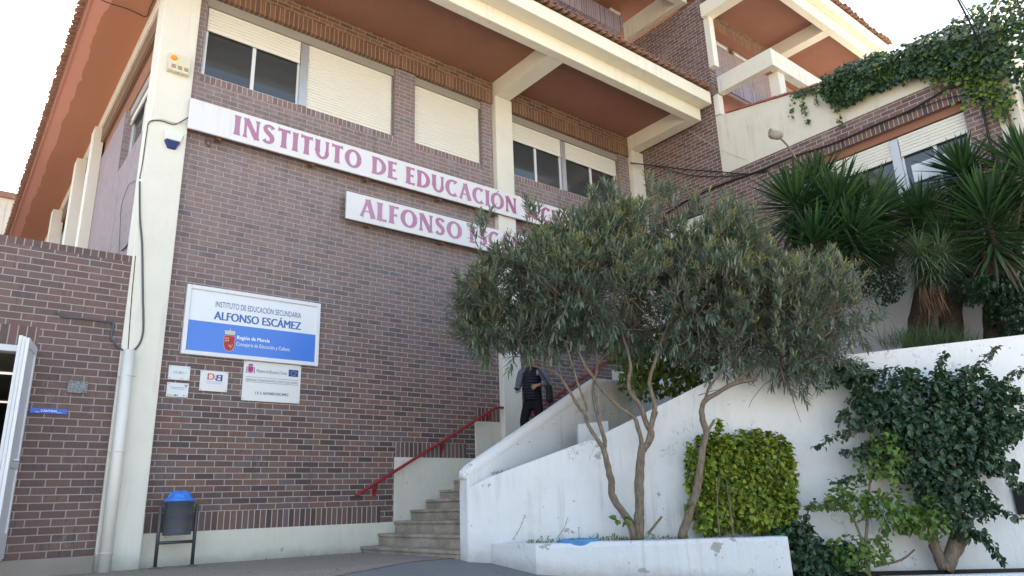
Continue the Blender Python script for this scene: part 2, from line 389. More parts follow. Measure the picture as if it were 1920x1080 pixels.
# eaves of the main roof
so_ = MB(); so_.box((1.9, -1.80, 9.19), (12.63, -.0, 9.24)); so_.build('soffit', M['terra'], B)
eb = MB(); eb.box((.96, -2.0, 8.84), (12.63, -1.80, 9.188)); eb.build('edge_beam', M['cream_beam'], B, bevel=.01)
for x0, x1 in ((1.95, 2.28), (8.17, 8.54), (12.31, 12.63)):
    cb = MB(); cb.box((x0, -1.798, 8.842), (x1, -.0 if x0 < 2 else .02, 9.188)); cb.build('cross_beam', M['cream_beam'], B)
fs = MB(); fs.box((.96, -2.3, 9.14), (12.66, -2.002, 9.44)); fs.box((.96, -2.0, 9.245), (12.66, 3, 9.44)); fs.build('eave_slab', M['cream_beam'], B, bevel=.01)
def tiles_y(x0, x1, ye, z, yb, zb, name, parent, pitch=.172):
    t = MB(); n_ = int((x1 - x0) / pitch)
    rng = random.Random(5)
    for i in range(n_ + 1):
        x = x0 + i * pitch + rng.uniform(-.012, .012); r = .078; dz = rng.uniform(-.008, .012); e = ye + rng.uniform(-.03, .03)
        for rr, flip in ((r, 0), (r * .82, 1)):
            pts = []
            for k_ in range(7):
                an = PI * k_ / 6
                pts.append((x + (pitch / 2 if flip else 0) - math.cos(an) * rr, (math.sin(an) if not flip else -math.sin(an)) * rr * .8 + (.08 if flip else .045) + dz))
            for k_ in range(6):
                (xa, za), (xb, zb_) = pts[k_], pts[k_ + 1]
                t.face([(xa, e, z + za), (xb, e, z + zb_), (xb, yb, zb + zb_), (xa, yb, zb + za)])
                t.face([(xa, e, z + za), (xb, e, z + zb_), (xb * .998 + x * .002, e, z + zb_ - .016), (xa * .998 + x * .002, e, z + za - .016)])
                t.face([(xa, e, z + za - .016), (xb, e, z + zb_ - .016), (xb, yb, zb + zb_ - .016), (xa, yb, zb + za - .016)])
    return t.build(name, M['tile'], parent)
tiles_y(1.0, 12.62, -2.40, 9.44, 1.5, 10.35, 'roof_tiles', B)

# upper storey set back over the main roof
wall_cells('upper_parapet', 'y', 0, .25, [(2.0, 12.5, 12.32, 12.59, 0), (2.0, 12.66, 12.59, 12.86, 0)], [M['soldier_glare']], B)
u = MB(); u.box((2.0, .252, 12.30), (12.79, 2.2, 12.34)); u.build('soffit', M['terra'], B)
u = MB(); u.box((2.0, 2.2, 9.4), (12.79, 2.4, 13.0)); u.build('upper_wall', M['leftbrick'], B)
u = MB(); u.box((12.2, .03, 12.862), (12.57, .5, 12.995)); u.build('pillar', M['cream'], B)
u = MB(); u.box((12.60, -1.9, 12.15), (12.785, -.002, 12.66)); u.box((10.2, -1.9, 12.152), (12.598, -1.68, 12.658)); u.build('cross_beam', M['parapet'], B, bevel=.01)
u = MB(); u.box((2.0, -2.3, 13.0), (15.0, 4.5, 13.3)); u.build('soffit', M['terra'], B)

# left gable side
wall_cells('side_wall', 'x', 1.86, 2.1, [(.35, 16, 0, 7.65, 0), (.62, 2.62, 6.4, 7.65, None)], [M['leftbrick']], B)
u = MB(); u.box((1.9, .35, 7.65), (2.1, 16, 8.02)); u.build('side_panel', M['terra'], B)
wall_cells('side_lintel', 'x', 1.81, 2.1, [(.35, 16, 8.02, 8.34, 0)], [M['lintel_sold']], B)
u = MB(); u.box((1.78, .35, 8.342), (2.1, 16, 8.6)); u.build('side_beam', M['parapet'], B)
TL = lambda u_, d, v: (1.86 + d, u_, v)
window(B, TL, .62, 2.62, 6.4, 7.65, [(.665, 2.575, 7.38)], dep=.12)
for x0, y0, y1 in ((1.68, 4.95, 5.35), (1.62, 6.7, 7.1), (1.6, 10.2, 10.6)):
    u = MB(); u.box((x0, y0, 3.6), (1.858, y1, 8.34)); u.build('pillar', M['cream'], B)
u = MB(); u.box((.96, -1.79, 8.60), (1.9, 16.5, 8.66)); u.build('soffit', M['soffL'], B)
u = MB(); u.box((.925, -1.79, 8.585), (.958, 16.5, 8.70)); u.build('fascia', M['terra_line'], B)
t = MB(); rng = random.Random(9)
for i in range(113):
    y = -1.6 + i * .16
    pts = [(y - math.cos(PI * k_ / 6) * .074, math.sin(PI * k_ / 6) * .055) for k_ in range(7)]
    for k_ in range(6):
        (ya, za), (yb, zb) = pts[k_], pts[k_ + 1]; xe = .80 + rng.uniform(-.02, .02)
        t.face([(xe, ya, 8.66 + za), (xe, yb, 8.66 + zb), (1.9, yb, 9.0 + zb), (1.9, ya, 9.0 + za)])
        t.face([(xe, ya, 8.645 + za), (xe, yb, 8.645 + zb), (1.9, yb, 8.985 + zb), (1.9, ya, 8.985 + za)])
        t.face([(xe, ya, 8.66 + za), (xe, yb, 8.66 + zb), (xe, yb, 8.645 + zb), (xe, ya, 8.645 + za)])
t.box((.9, -1.7, 8.665), (1.9, 16.3, 8.70))
t.build('roof_tiles', M['tile'], B)

# ================= right wing =================
W = thing('side_wing', 'brick side wing with sloping cream parapet, ivy and a long shuttered window', 'building', (12.8, -2.3, 0))
wall_cells('brick_wall', 'x', 12.8, 13.05, [
    (-7.45, .25, 5.05, 7.43, 0), (-2.27, .25, 7.43, 12.1, 0), (-7.45, .25, -1, 5.05, 2),
    (-7.0, -3.9, 6.94, 7.15, 1), (-7.0, -3.9, 5.5, 6.94, None), (-1.67, -.3, 6.9, 7.12, 1), (-1.67, -.3, 5.5, 6.9, None)],
    [M['ret'], M['soldier'], M['white_plain']], W)
window(W, TX, -7.0, -3.9, 5.5, 6.80, [(-6.955, -5.86, 6.42), (-5.70, -3.95, 6.42)], (-5.85, -5.71), box=False, dep=.14)
window(W, TX, -1.67, -.3, 5.5, 6.80, [(-1.62, -.35, 6.4)], box=False, dep=.14)
for a_, b_, c_ in ((-7.0, -3.9, 6.94), (-1.67, -.3, 6.9)):
    u = MB(); u.box((12.90, a_, 6.80), (13.04, b_, c_)); u.build('shutter_box', M['terra'] if c_ > 6.92 else M['curtain'], W)
u = MB(); u.box((13.6, -7.4, 5.2), (13.65, .2, 7.2)); u.build('room_back', M['curtain'], W)
u = MB(); u.box((12.925, -6.72, 5.84), (12.93, -5.98, 6.17)); u.build('window_paper', simple('paper', (.75, .77, .82), .7, .2, var=.02), W)
u = MB(); u.hull8([(12.79, -7.7, 7.43), (13.02, -7.7, 7.43), (13.02, -2.272, 7.43), (12.79, -2.272, 7.43), (12.79, -7.7, 7.86), (13.02, -7.7, 7.86), (13.02, -2.272, 8.87), (12.79, -2.272, 8.87)]); u.build('sloping_parapet', M['parapet'], W)
u = MB()
for i in range(17):
    y0, y1 = -7.7 + i * .302, -7.7 + i * .302 + .30; z0 = 7.862 + (y0 + 7.7) * .186; z1 = 7.862 + (y1 + 7.7) * .186
    u.hull8([(12.75, y0, z0 + .012), (13.06, y0, z0 + .012), (13.06, y1, z1), (12.75, y1, z1), (12.75, y0, z0 + .05), (13.06, y0, z0 + .05), (13.06, y1, z1 + .035), (12.75, y1, z1 + .035)])
u.build('coping', simple('red_coping', (.33,.12,.10), .8, .2, var=.3), W)
u = MB(); u.box((12.78, -7.75, -1), (13.1, -7.452, 7.43)); u.box((13.1, -7.75, -1), (19, -7.6, 8.2)); u.build('end_wall', M['parapet'], W)
for a_, b_, c_ in ((-2.42, 10.15, 11.46), (-2.40, 8.90, 9.40)):
    u = MB(); u.box((12.79, a_, b_), (12.97, -2.273, c_)); u.build('pillar', M['cream'], W)
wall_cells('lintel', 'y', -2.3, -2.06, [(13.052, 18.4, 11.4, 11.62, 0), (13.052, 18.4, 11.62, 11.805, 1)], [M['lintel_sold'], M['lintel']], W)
u = MB(); u.box((12.97, -2.29, 11.375), (18.4, -1.8, 11.398)); u.build('soffit', M['terra'], W)
wall_cells('upper_wall', 'y', -2.05, -1.9, [(13.05, 18.4, 9.95, 11.2, 0)], [M['leftbrick']], W)
wall_cells('upper_parapet', 'y', -2.09, -2.052, [(13.05, 18.4, 10.0, 10.4, 0)], [M['soldier_glare']], W)
TU = lambda u_, d, v: (u_, -2.15 + d, v)
window(W, TU, 13.4, 14.06, 11.2, 11.375, [], box=False)
window(W, TU, 14.28, 15.5, 11.2, 11.375, [], box=False)
u = MB(); u.box((13.05, -1.88, 11.2), (18.4, -1.8, 11.37)); u.build('upper_band', M['cream'], W)
u = MB(); u.box((13.052, -2.05, 9.90), (18.4, -1.5, 9.948)); u.build('soffit', M['terra'], W)
wall_cells('lower_gallery_wall', 'y', -1.7, -1.5, [(13.05, 18.4, 7.4, 9.3, 0), (13.05, 18.4, 9.3, 9.7, 1)], [M['leftbrick'], M['soldier_glare']], W)
u = MB(); u.box((12.97, -3.75, 11.81), (18.43, -2.28, 11.86)); u.build('soffit', M['terra'], W)
u = MB(); u.box((12.66, -3.93, 11.46), (18.45, -3.75, 11.808)); u.build('edge_beam', M['cream_beam'], W, bevel=.01)
for x0, x1 in ((12.68, 12.97), (15.57, 15.86), (18.18, 18.43)):
    cb = MB(); cb.box((x0, -3.748, 11.462), (x1, -2.3, 11.808)); cb.build('cross_beam', M['cream_beam'], W)
u = MB(); u.box((12.66, -4.12, 11.79), (18.5, -3.932, 12.06)); u.box((13.06, -3.93, 11.862), (18.5, 0, 12.06)); u.build('eave_slab', M['cream_beam'], W, bevel=.01)
tiles_y(12.75, 18.45, -4.2, 12.06, -1.0, 12.9, 'roof_tiles', W)
u = MB(); u.box((12.80, -3.8, 9.40), (12.98, -2.42, 9.82)); u.box((12.982, -3.8, 9.402), (17.2, -3.62, 9.818)); u.build('frame_beam', M['parapet'], W, bevel=.01)
for a_ in (13.10, 16.4):
    u = MB(); u.box((a_, -3.72, 7.5), (a_ + .26, -3.50, 9.401)); u.build('post', M['parapet'], W)
u = MB(); u.box((13.05, -7.6, 7.30), (18.6, -1.7, 7.42)); u.build('terrace_roof', M['parapet'], W)
u = MB(); u.box((14.6, -1.75, 8.3), (17.5, -1.72, 9.25)); u.build('gallery_shutter', M['shut'], W)

# ================= canteen annex on the left =================
A = thing('canteen_annex', 'low brown brick annex with an open doorway at the left edge', 'building', (0, 0, 0))
wall_cells('brick_wall', 'y', -.1, .15, [(-4, 1.788, .2, 3.95, 0), (-4, 1.788, 3.95, 4.04, 1), (-1.3, .87, 2.68, 2.92, 1), (-1.3, .87, .2, 2.68, None)], [M['cantina'], M['cantina_sold']], A)
u = MB(); u.box((.3, -.16, -.3), (1.788, .15, .198)); u.box((-4, -.12, -.3), (-1.3, .15, .198)); u.box((-1.3, -.3, -.3), (.3, 1.0, .19)); u.build('concrete_base', plaster('raw_concrete', (.33,.28,.24), varn=.2, patch=.7, bumps=.8), A, bevel=.01)
u = MB(); u.box((-4, .15, 3.6), (1.85, 8, 3.7)); u.build('flat_roof', M['boxmetal'], A)
u = MB(); u.box((-4, .16, 2.72), (1.7, 7.5, 2.78)); u.build('ceiling', simple('ceiling_tile', (.34,.32,.27), .9, .1), A)
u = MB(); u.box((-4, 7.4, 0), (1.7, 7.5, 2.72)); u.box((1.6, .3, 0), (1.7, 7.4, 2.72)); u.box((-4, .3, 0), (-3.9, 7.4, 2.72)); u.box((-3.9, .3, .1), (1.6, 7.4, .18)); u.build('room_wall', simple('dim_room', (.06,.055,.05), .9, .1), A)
k = N('tube_lamp'); k.b.inputs['Emission Color'].default_value = (.95, .97, 1, 1); k.b.inputs['Emission Strength'].default_value = .22
for y in (2.2, 5.4):
    u = MB(); u.box((-1.0, y, 2.69), (1.4, y + .05, 2.715)); u.build('tube_light', k.m, A)
for i, off in enumerate((0, .045, .09)):
    u = MB(); L_ = .58 - i * .05; dx, dy = -.24, -.97; ox = .86 - off; oy = -.12
    nx, ny = .97 * .018, -.24 * .018
    def leafbox(u, a, b, z0, z1, th=1.0):
        P = []
        for z in (z0, z1):
            P += [(ox + dx*a - nx*th, oy + dy*a - ny*th, z), (ox + dx*b - nx*th, oy + dy*b - ny*th, z), (ox + dx*b + nx*th, oy + dy*b + ny*th, z), (ox + dx*a + nx*th, oy + dy*a + ny*th, z)]
        u.hull8(P)
    leafbox(u, 0, .06, .22, 2.66 + .02 * i); leafbox(u, L_ - .06, L_, .22, 2.66 + .02 * i); leafbox(u, .06, L_ - .06, .22, .5); leafbox(u, .06, L_ - .06, 2.56, 2.66 + .02 * i); leafbox(u, .06, L_ - .06, 1.2, 1.32)
    d_ = u.build('door', M['white_alu'], A, bevel=.004)
    gl = MB(); leafbox(gl, .06, L_ - .06, .5, 1.2, .2); leafbox(gl, .06, L_ - .06, 1.32, 2.56, .2); sub(gl.build('panel', M['white_alu']), d_)
    if i == 0:
        hd = MB(); hd.tube([(ox + dx*.5 + .03, oy + dy*.5, 1.28), (ox + dx*.5 + .08, oy + dy*.5, 1.28), (ox + dx*.5 + .08, oy + dy*.38, 1.28)], .012); sub(hd.build('handle', M['alu']), d_)
u = MB(); u.box((.80, -.09, .2), (.868, .1, 2.678)); u.box((-1.3, -.09, 2.60), (.80, .1, 2.678)); u.build('door_frame', M['white_alu'], A)

# house beyond, at the left edge
H_ = thing('neighbouring_house', 'pale stained house wall with a red roof edge showing beyond the left eave', 'house', (-2, 18, 0))
u = MB(); u.box((-9, 18, 0), (2.4, 24, 11.3)); u.build('wall', plaster('stained_render', (.66,.60,.52), drip=.8, patch=.72), H_)
u = MB(); u.box((-9.1, 17.85, 11.302), (2.5, 24.1, 11.5)); u.build('roof', M['tile'], H_)

# ================= ground =================
k = N('asphalt'); c1 = k.ramp(k.noise(160, 3, .7, k.coord()), [(.3, (.13,.128,.13)), (.7, (.25,.245,.245))]); c2 = k.mix(k.math('MULTIPLY', k.step(k.noise(.7, 5, .6, k.coord()), .45, .7), .4), c1, (.24,.225,.21)); k.col(c2, .9, .3); k.bump(k.noise(200, 2, .6, k.coord()), .6, .006); M['asphalt'] = k.m
k = N('exposed_aggregate'); vo = k.n('ShaderNodeTexVoronoi'); vo.inputs['Scale'].default_value = 95; k.t.links.new(k.coord(), vo.inputs['Vector'])
c1 = k.mix(k.step(vo.outputs['Distance'], .2, .6), k.ramp(k.noise(60, 2, .6, k.coord()), [(.3, (.36,.29,.235)), (.7, (.56,.47,.40))]), (.22,.18,.15)); k.col(c1, .9, .25); k.bump(vo.outputs['Distance'], .5, -.006); M['aggregate'] = k.m
k = N('step_stone'); vo = k.n('ShaderNodeTexVoronoi'); vo.inputs['Scale'].default_value = 70; k.t.links.new(k.coord(), vo.inputs['Vector'])
c1 = k.mix(k.step(k.noise(95, 2, .5, k.coord()), .55, .62), k.ramp(k.noise(3, 4, .6, k.coord()), [(.3, (.27,.22,.18)), (.7, (.52,.44,.37))]), (.09,.075,.06)); k.col(c1, .85, .25); k.bump(k.noise(90, 3, .6, k.coord()), .6, .006); M['step'] = k.m
k = N('soil'); k.col(k.ramp(k.noise(30, 4, .7, k.coord()), [(.3, (.03,.022,.016)), (.7, (.11,.08,.055))]), .95, .1); k.bump(k.noise(40, 4, .7, k.coord()), 1, .03); M['soil'] = k.m
gm = MB()
k = N('pale_bounce_ground'); k.col(k.mix(k.noise(.8, 5, .6, k.coord()), (.40,.36,.31), (.52,.47,.40)), .9, .2); M['bounce_ground'] = k.m  # unseen pale ground beyond the building's shadow, added to bounce light up
xs = [-150, -60, -25, -10, -5, 0, 5, 10, 15, 25, 60, 150]; ys = [150, 60, 20, 0, -2.5, -4, -6, -9, -12, -16, -20, -25, -30, -60, -150]
for i in range(len(xs) - 1):
    for j in range(len(ys) - 1):
        P = [(xs[i], ys[j+1]), (xs[i+1], ys[j+1]), (xs[i+1], ys[j]), (xs[i], ys[j])]
        gm.face([(a, b, gz(b) - .002) for a, b in P], 1 if ys[j] <= -12 else 0)
struct(gm.build('road', [M['asphalt'], M['bounce_ground']]))
pv = MB()   # pavement strip of exposed aggregate along the wall, its edge curving in to the stair foot
edge = [(-6, -3.9), (0, -3.6), (2.0, -3.3), (3.1, -3.0), (3.6, -2.9), (4.1, -2.72), (4.82, -2.5), (5.45, -2.5)]
rp_ = random.Random(17); fine_ = []
for (xa, ya), (xb, yb) in zip(edge, edge[1:]):
    for j in range(8): fine_.append((xa + (xb - xa) * j / 8, ya + (yb - ya) * j / 8 + rp_.uniform(-.02, .02)))
fine_.append(edge[-1])
for (xa, ya), (xb, yb) in zip(fine_, fine_[1:]):
    pv.face([(xa, -2.5, .004), (xb, -2.5, .004), (xb, .1, .004), (xa, .1, .004)])
    if ya < -2.5 or yb < -2.5: pv.face([(xa, min(ya, -2.501), gz(ya) + .004), (xb, min(yb, -2.501), gz(yb) + .004), (xb, -2.5, .004), (xa, -2.5, .004)])
struct(pv.build('pavement', M['aggregate']))
pb_ = simple('blue_paint', (.10,.22,.60), .8, .2, var=.3)
def splat(px, py, rx, ry, seed, name='blue_paint_spot'):
    c = atz(px, py, 0); z = gz(c.y); c = atz(px, py, z); rng = random.Random(seed); m_ = MB()
    m_.face([(c.x + math.cos(a) * rx * rng.uniform(.6, 1.1), c.y + math.sin(a) * ry * rng.uniform(.6, 1.1), gz(c.y) + .009 - (0 if c.y > -2.5 else .0)) for a in [2 * PI * i / 14 for i in range(14)]])
    o = m_.build(name, pb_); return struct(o)

# ================= staircase =================
S = thing('staircase', 'speckled tan stone steps climbing beside the brick wall', 'stairs', (5.4, -1.3, 0))
hs = [.09, .26, .435, .595, .745, .895, 1.05, 1.21, 1.37, 1.53]
rngs = random.Random(3)
for i, z in enumerate(hs):
    x0 = 5.40 + .285 * i; x1 = x0 + .285 if i < 9 else 9.1
    m_ = MB(); m_.box((x0, -2.588, -.2 if i == 0 else hs[i-1] - .05), (x1 + (.02 if i < 9 else 0), -.024, z - .045)); m_.box((x0 - .022, -2.588, z - .044), (x1 + .0 if i < 9 else 9.1, -.024, z))
    m_.build('step', M['step'], S, bevel=.008)
for i in range(11):
    x0 = 9.1 + .285 * i; z = 1.53 + .16 * (i + 1)
    m_ = MB(); m_.box((x0, -2.588, z - .21), (x0 + .30 if i < 10 else 12.78, -.024, z)); m_.build('step', M['step'], S)
# stair side wall
SW = thing('stair_parapet', 'white painted stair side wall with a rounded sloping top', 'wall', (5.44, -2.7, 0))
m_ = MB(); zt = [1.04, 2.37, 2.40]; X_ = [5.44, 7.91, 9.06]
m_.hull8([(5.44, -2.78, -.25), (7.91, -2.78, -.25), (7.91, -2.592, -.25), (5.44, -2.592, -.25), (5.44, -2.78, 1.0), (7.91, -2.78, 2.35), (7.91, -2.592, 2.35), (5.44, -2.592, 1.0)])
m_.hull8([(7.91, -2.78, -.25), (9.4, -2.78, -.25), (9.4, -2.592, -.25), (7.91, -2.592, -.25), (7.91, -2.78, 2.35), (9.4, -2.78, 2.38), (9.4, -2.592, 2.38), (7.91, -2.592, 2.35)])
m_.hull8([(9.4, -2.78, -.25), (12.79, -2.78, -.25), (12.79, -2.592, -.25), (9.4, -2.592, -.25), (9.4, -2.78, 2.38), (12.79, -2.78, 4.2), (12.79, -2.592, 4.2), (9.4, -2.592, 2.38)])
m_.build('wall', M['white'], SW, bevel=.02)
m_ = MB()
path = [(5.46, -2.686, .95), (5.47, -2.686, 1.0), (5.53, -2.686, 1.045), (7.89, -2.686, 2.345), (7.93, -2.686, 2.36), (9.4, -2.686, 2.39), (12.78, -2.686, 4.21)]
m_.tube(path, [.08, .096, .1, .1, .1, .1, .1], 12); m_.build('coping', M['white'], SW, smooth=True)
# handrails
red = simple('red_paint', (.30,.015,.02), .35, .5, var=.1)
def rail(pts, br, label):
    r = thing('handrail', label, 'handrail', pts[0]); m_ = MB(); m_.tube(pts, .024, 12); m_.build('rail', red, r, smooth=True)
    for x, z in br:
        m_ = MB(); m_.tube([(x, -.0, z - .14), (x, -.05, z - .13), (x, -.095, z - .02)], [.012, .012, .012], 8); m_.box((x - .03, -.012, z - .19), (x + .03, -.001, z - .09)); m_.build('bracket', red, r)
rail([(5.24, -.1, .83), (5.30, -.1, .862), (7.93, -.1, 2.29), (8.0, -.1, 2.32), (8.20, -.1, 2.33)], [(5.6, 1.02), (6.85, 1.70), (7.85, 2.25)], 'red handrail fixed to the brick wall beside the lower steps')
rail([(8.75, -.1, 2.22), (9.24, -.1, 2.49), (11.8, -.1, 3.9)], [(9.4, 2.57), (10.6, 3.24)], 'red handrail on the wall higher up, behind the walking person')

# ================= retaining wall, planter =================
DL = Vector((.776, -.630, 0)); NL = Vector((-.630, -.776, 0))     # along the wall / towards the street
def LP(t, out=0.0, z=0.0): return (5.45 + DL.x * t + NL.x * out, -2.78 + DL.y * t + NL.y * out, z)
R_ = thing('retaining_wall', 'long whitewashed retaining wall with stains, rising to the right behind the trees', 'wall', (5.45, -2.78, 0))
m_ = MB()
tops = [(0.0, .84), (.25, .96), (1.69, 1.43), (3.46, 2.22), (4.0, 2.33), (5.2, 2.395), (7.5, 2.58), (9.46, 2.72)]
bk = .2
for i in range(len(tops) - 1):
    (t0, z0), (t1, z1) = tops[i], tops[i + 1]; n_ = 3
    for j in range(n_):
        a, b = t0 + (t1 - t0) * j / n_, t0 + (t1 - t0) * (j + 1) / n_; za, zb = z0 + (z1 - z0) * j / n_, z0 + (z1 - z0) * (j + 1) / n_
        B0, B1 = -1.3, -1.3
        pa, pb, qa, qb = LP(a), LP(b), LP(a, -bk), LP(b, -bk)
        m_.face([(pa[0], pa[1], B0), (pb[0], pb[1], B0), (pb[0], pb[1], zb), (pa[0], pa[1], za)])
        m_.face([(pa[0], pa[1], za), (pb[0], pb[1], zb), (qb[0], qb[1], zb), (qa[0], qa[1], za)])
        m_.face([(qa[0], qa[1], za), (qb[0], qb[1], zb), (qb[0], qb[1], B0), (qa[0], qa[1], B0)])
e_ = LP(9.46); f_ = LP(9.46, -bk); m_.face([(e_[0], e_[1], -1.3), (f_[0], f_[1], -1.3), (f_[0], f_[1], 2.72), (e_[0], e_[1], 2.72)])
e_ = LP(0); f_ = LP(0, -bk)
m_.face([(5.44, -2.60, -1), (5.45, -2.78, -1), (5.45, -2.78, .84), (5.44, -2.60, .84)])
m_.build('wall', M['white'], R_)
# raised ground held by that wall
tr = MB()
pr = [LP(t, -bk + .02, z - .07) for t, z in tops]
bkp = [(5.5, -2.77, .80), (5.7, -2.79, .86), (7.2, -2.79, 1.3), (8.8, -2.79, 1.85), (9.4, -2.79, 1.95), (11, -2.79, 2.05), (12.78, -2.79, 2.15), (12.79, -8.4, 2.5)]
for i in range(len(pr) - 1): tr.face([pr[i], pr[i+1], bkp[i+1], bkp[i]])
struct(tr.build('raised_bed_ground', M['soil']))
m_ = MB(); c = Vector((7.12, -3.36, 0)); a, b = Vector((6.96, -3.27, 0)), Vector((7.29, -3.54, 0)); o_ = Vector((.63, .776, 0)) * .22; m_.hull8([(a.x, a.y, .9), (b.x, b.y, .9), (b.x + o_.x, b.y + o_.y, .9), (a.x + o_.x, a.y + o_.y, .9), (a.x, a.y, 1.655), (b.x, b.y, 1.685), (b.x + o_.x, b.y + o_.y, 1.685), (a.x + o_.x, a.y + o_.y, 1.655)]); tag(m_.build('masonry_box', M['white_plain'], None, bevel=.01), 'small white masonry box in the gap behind the retaining wall', 'masonry box')
P0, P1, P2 = (5.66, -2.97), (5.74, -3.72), (8.02, -5.58)
PL = thing('planter', 'low whitewashed planter kerb with flaking paint in front of the trees', 'planter', (5.74, -3.72, 0))
m_ = MB()
def off(p, d): return (p[0] + d[0], p[1] + d[1])
nI = Vector((.630, .776, 0)) * .13
seg = 14
rngp = random.Random(8)
prev = None
for i in range(seg + 1):
    t = i / seg; x = P1[0] + (P2[0] - P1[0]) * t; y = P1[1] + (P2[1] - P1[1]) * t; zt_ = .178 - .008 * t + rngp.uniform(-.006, .006)
    cur = [(x, y, -1.0), (x - rngp.uniform(0, .01), y, .12), (x + .02, y + .02, zt_ - .008), (x + nI.x - .02, y + nI.y, zt_), (x + nI.x, y + nI.y, zt_ - .2)]
    if prev:
        for j in range(4): m_.face([prev[j], cur[j], cur[j+1], prev[j+1]])
    else: first = cur
    prev = cur
m_.face(prev[::-1] + [(P2[0] + nI.x, P2[1] + nI.y, -1)])
ex = (P2[0] + .30, P2[1] + .37)
m_.hull8([(P2[0] - .02, P2[1] + .03, -1), (P2[0], P2[1], -1), (ex[0], ex[1], -1), (ex[0] - .1, ex[1] + .04, -1), (P2[0] - .02, P2[1] + .03, .165), (P2[0], P2[1], .165), (ex[0], ex[1], .16), (ex[0] - .1, ex[1] + .04, .16)])
m_.hull8([(P0[0], P0[1], -1), (P1[0], P1[1], -1), (P1[0] + .13, P1[1] + .06, -1), (P0[0] + .13, P0[1] - .02, -1), (P0[0], P0[1], .17), (P1[0], P1[1], .176), (P1[0] + .13, P1[1] + .06, .172), (P0[0] + .13, P0[1] - .02, .17)])
m_.build('kerb_wall', M['white_planter'], PL, bevel=.012, smooth=False)
m_ = MB(); m_.face([(P0[0], P0[1] + .1, .09), (P1[0] + .05, P1[1] + .1, .09), (P2[0] + .05, P2[1] + .1, .09), (ex[0], ex[1] - .03, .09), LP(4.2, -.05, .10), LP(.15, -.05, .10)]); m_.build('soil', M['soil'], PL)
# lower bed at the right with its own kerb
m_ = MB(); a, b = at(1655, 1079, 9.0), at(1925, 1072.5, 9.0); o_ = NL * .14
K0, K1 = Vector((8.9, -6.13, 0)), Vector((10.9, -7.78, 0))
m_.hull8([(K0.x + o_.x, K0.y + o_.y, -1.3), (K1.x + o_.x, K1.y + o_.y, -1.3), (K1.x, K1.y, -1.3), (K0.x, K0.y, -1.3), (K0.x + o_.x, K0.y + o_.y, -.31), (K1.x + o_.x, K1.y + o_.y, -.33), (K1.x, K1.y, -.33), (K0.x, K0.y, -.31)])
tag(m_.build('kerb', M['white_planter'], None, bevel=.015), 'low white kerb at the bottom right edging the bed of the big dark shrub', 'kerb')
m_ = MB(); m_.face([(8.0, -5.35, -.30), (K0.x, K0.y, -.325), (K1.x, K1.y, -.35), LP(7.6, -.05, -.33), LP(3.6, -.05, -.28)]); struct(m_.build('lower_bed_ground', M['soil']))
for a in ((755, 1047, .05, .05, 1), (795, 1047, .09, .05, 2), (864, 1067, .10, .07, 3)): splat(*a)

# dry leaves and grit caught on the pavement, the steps and along the kerbs
lv = MB(); r = random.Random(77)
def dry(x, y, z, s_):
    a = r.uniform(0, 6.28); d = Vector((math.cos(a), math.sin(a), r.uniform(-.05, .25))); sd_ = Vector((-math.sin(a), math.cos(a), r.uniform(-.2, .3))); p = Vector((x, y, z))
    lv.face([p, p + d * s_ * .5 + sd_ * s_ * .2, p + d * s_, p + d * s_ * .5 - sd_ * s_ * .2 + Vector((0, 0, .002))])
for _ in range(60): dry(r.uniform(2.4, 5.4), -abs(r.gauss(0, .10)) - .03, .012, r.uniform(.02, .05))
for _ in range(110):
    x = r.uniform(1.5, 6.0); y = r.uniform(-5.5, -.2)
    if x < 5.4 or y < -3.9: dry(x, y, gz(y) + .012, r.uniform(.02, .055))
for i in range(9):
    for _ in range(5): dry(5.42 + .285 * i + r.uniform(.1, .26), r.uniform(-2.5, -.1), hs[i] + .01, r.uniform(.02, .05))
o = lv.build('fallen_leaves', simple('dry_leaf', (.16,.10,.05), .9, .1, var=.5, sc=40)); tag(o, 'dry leaves scattered over the pavement and steps', 'leaves'); o['kind'] = 'stuff'

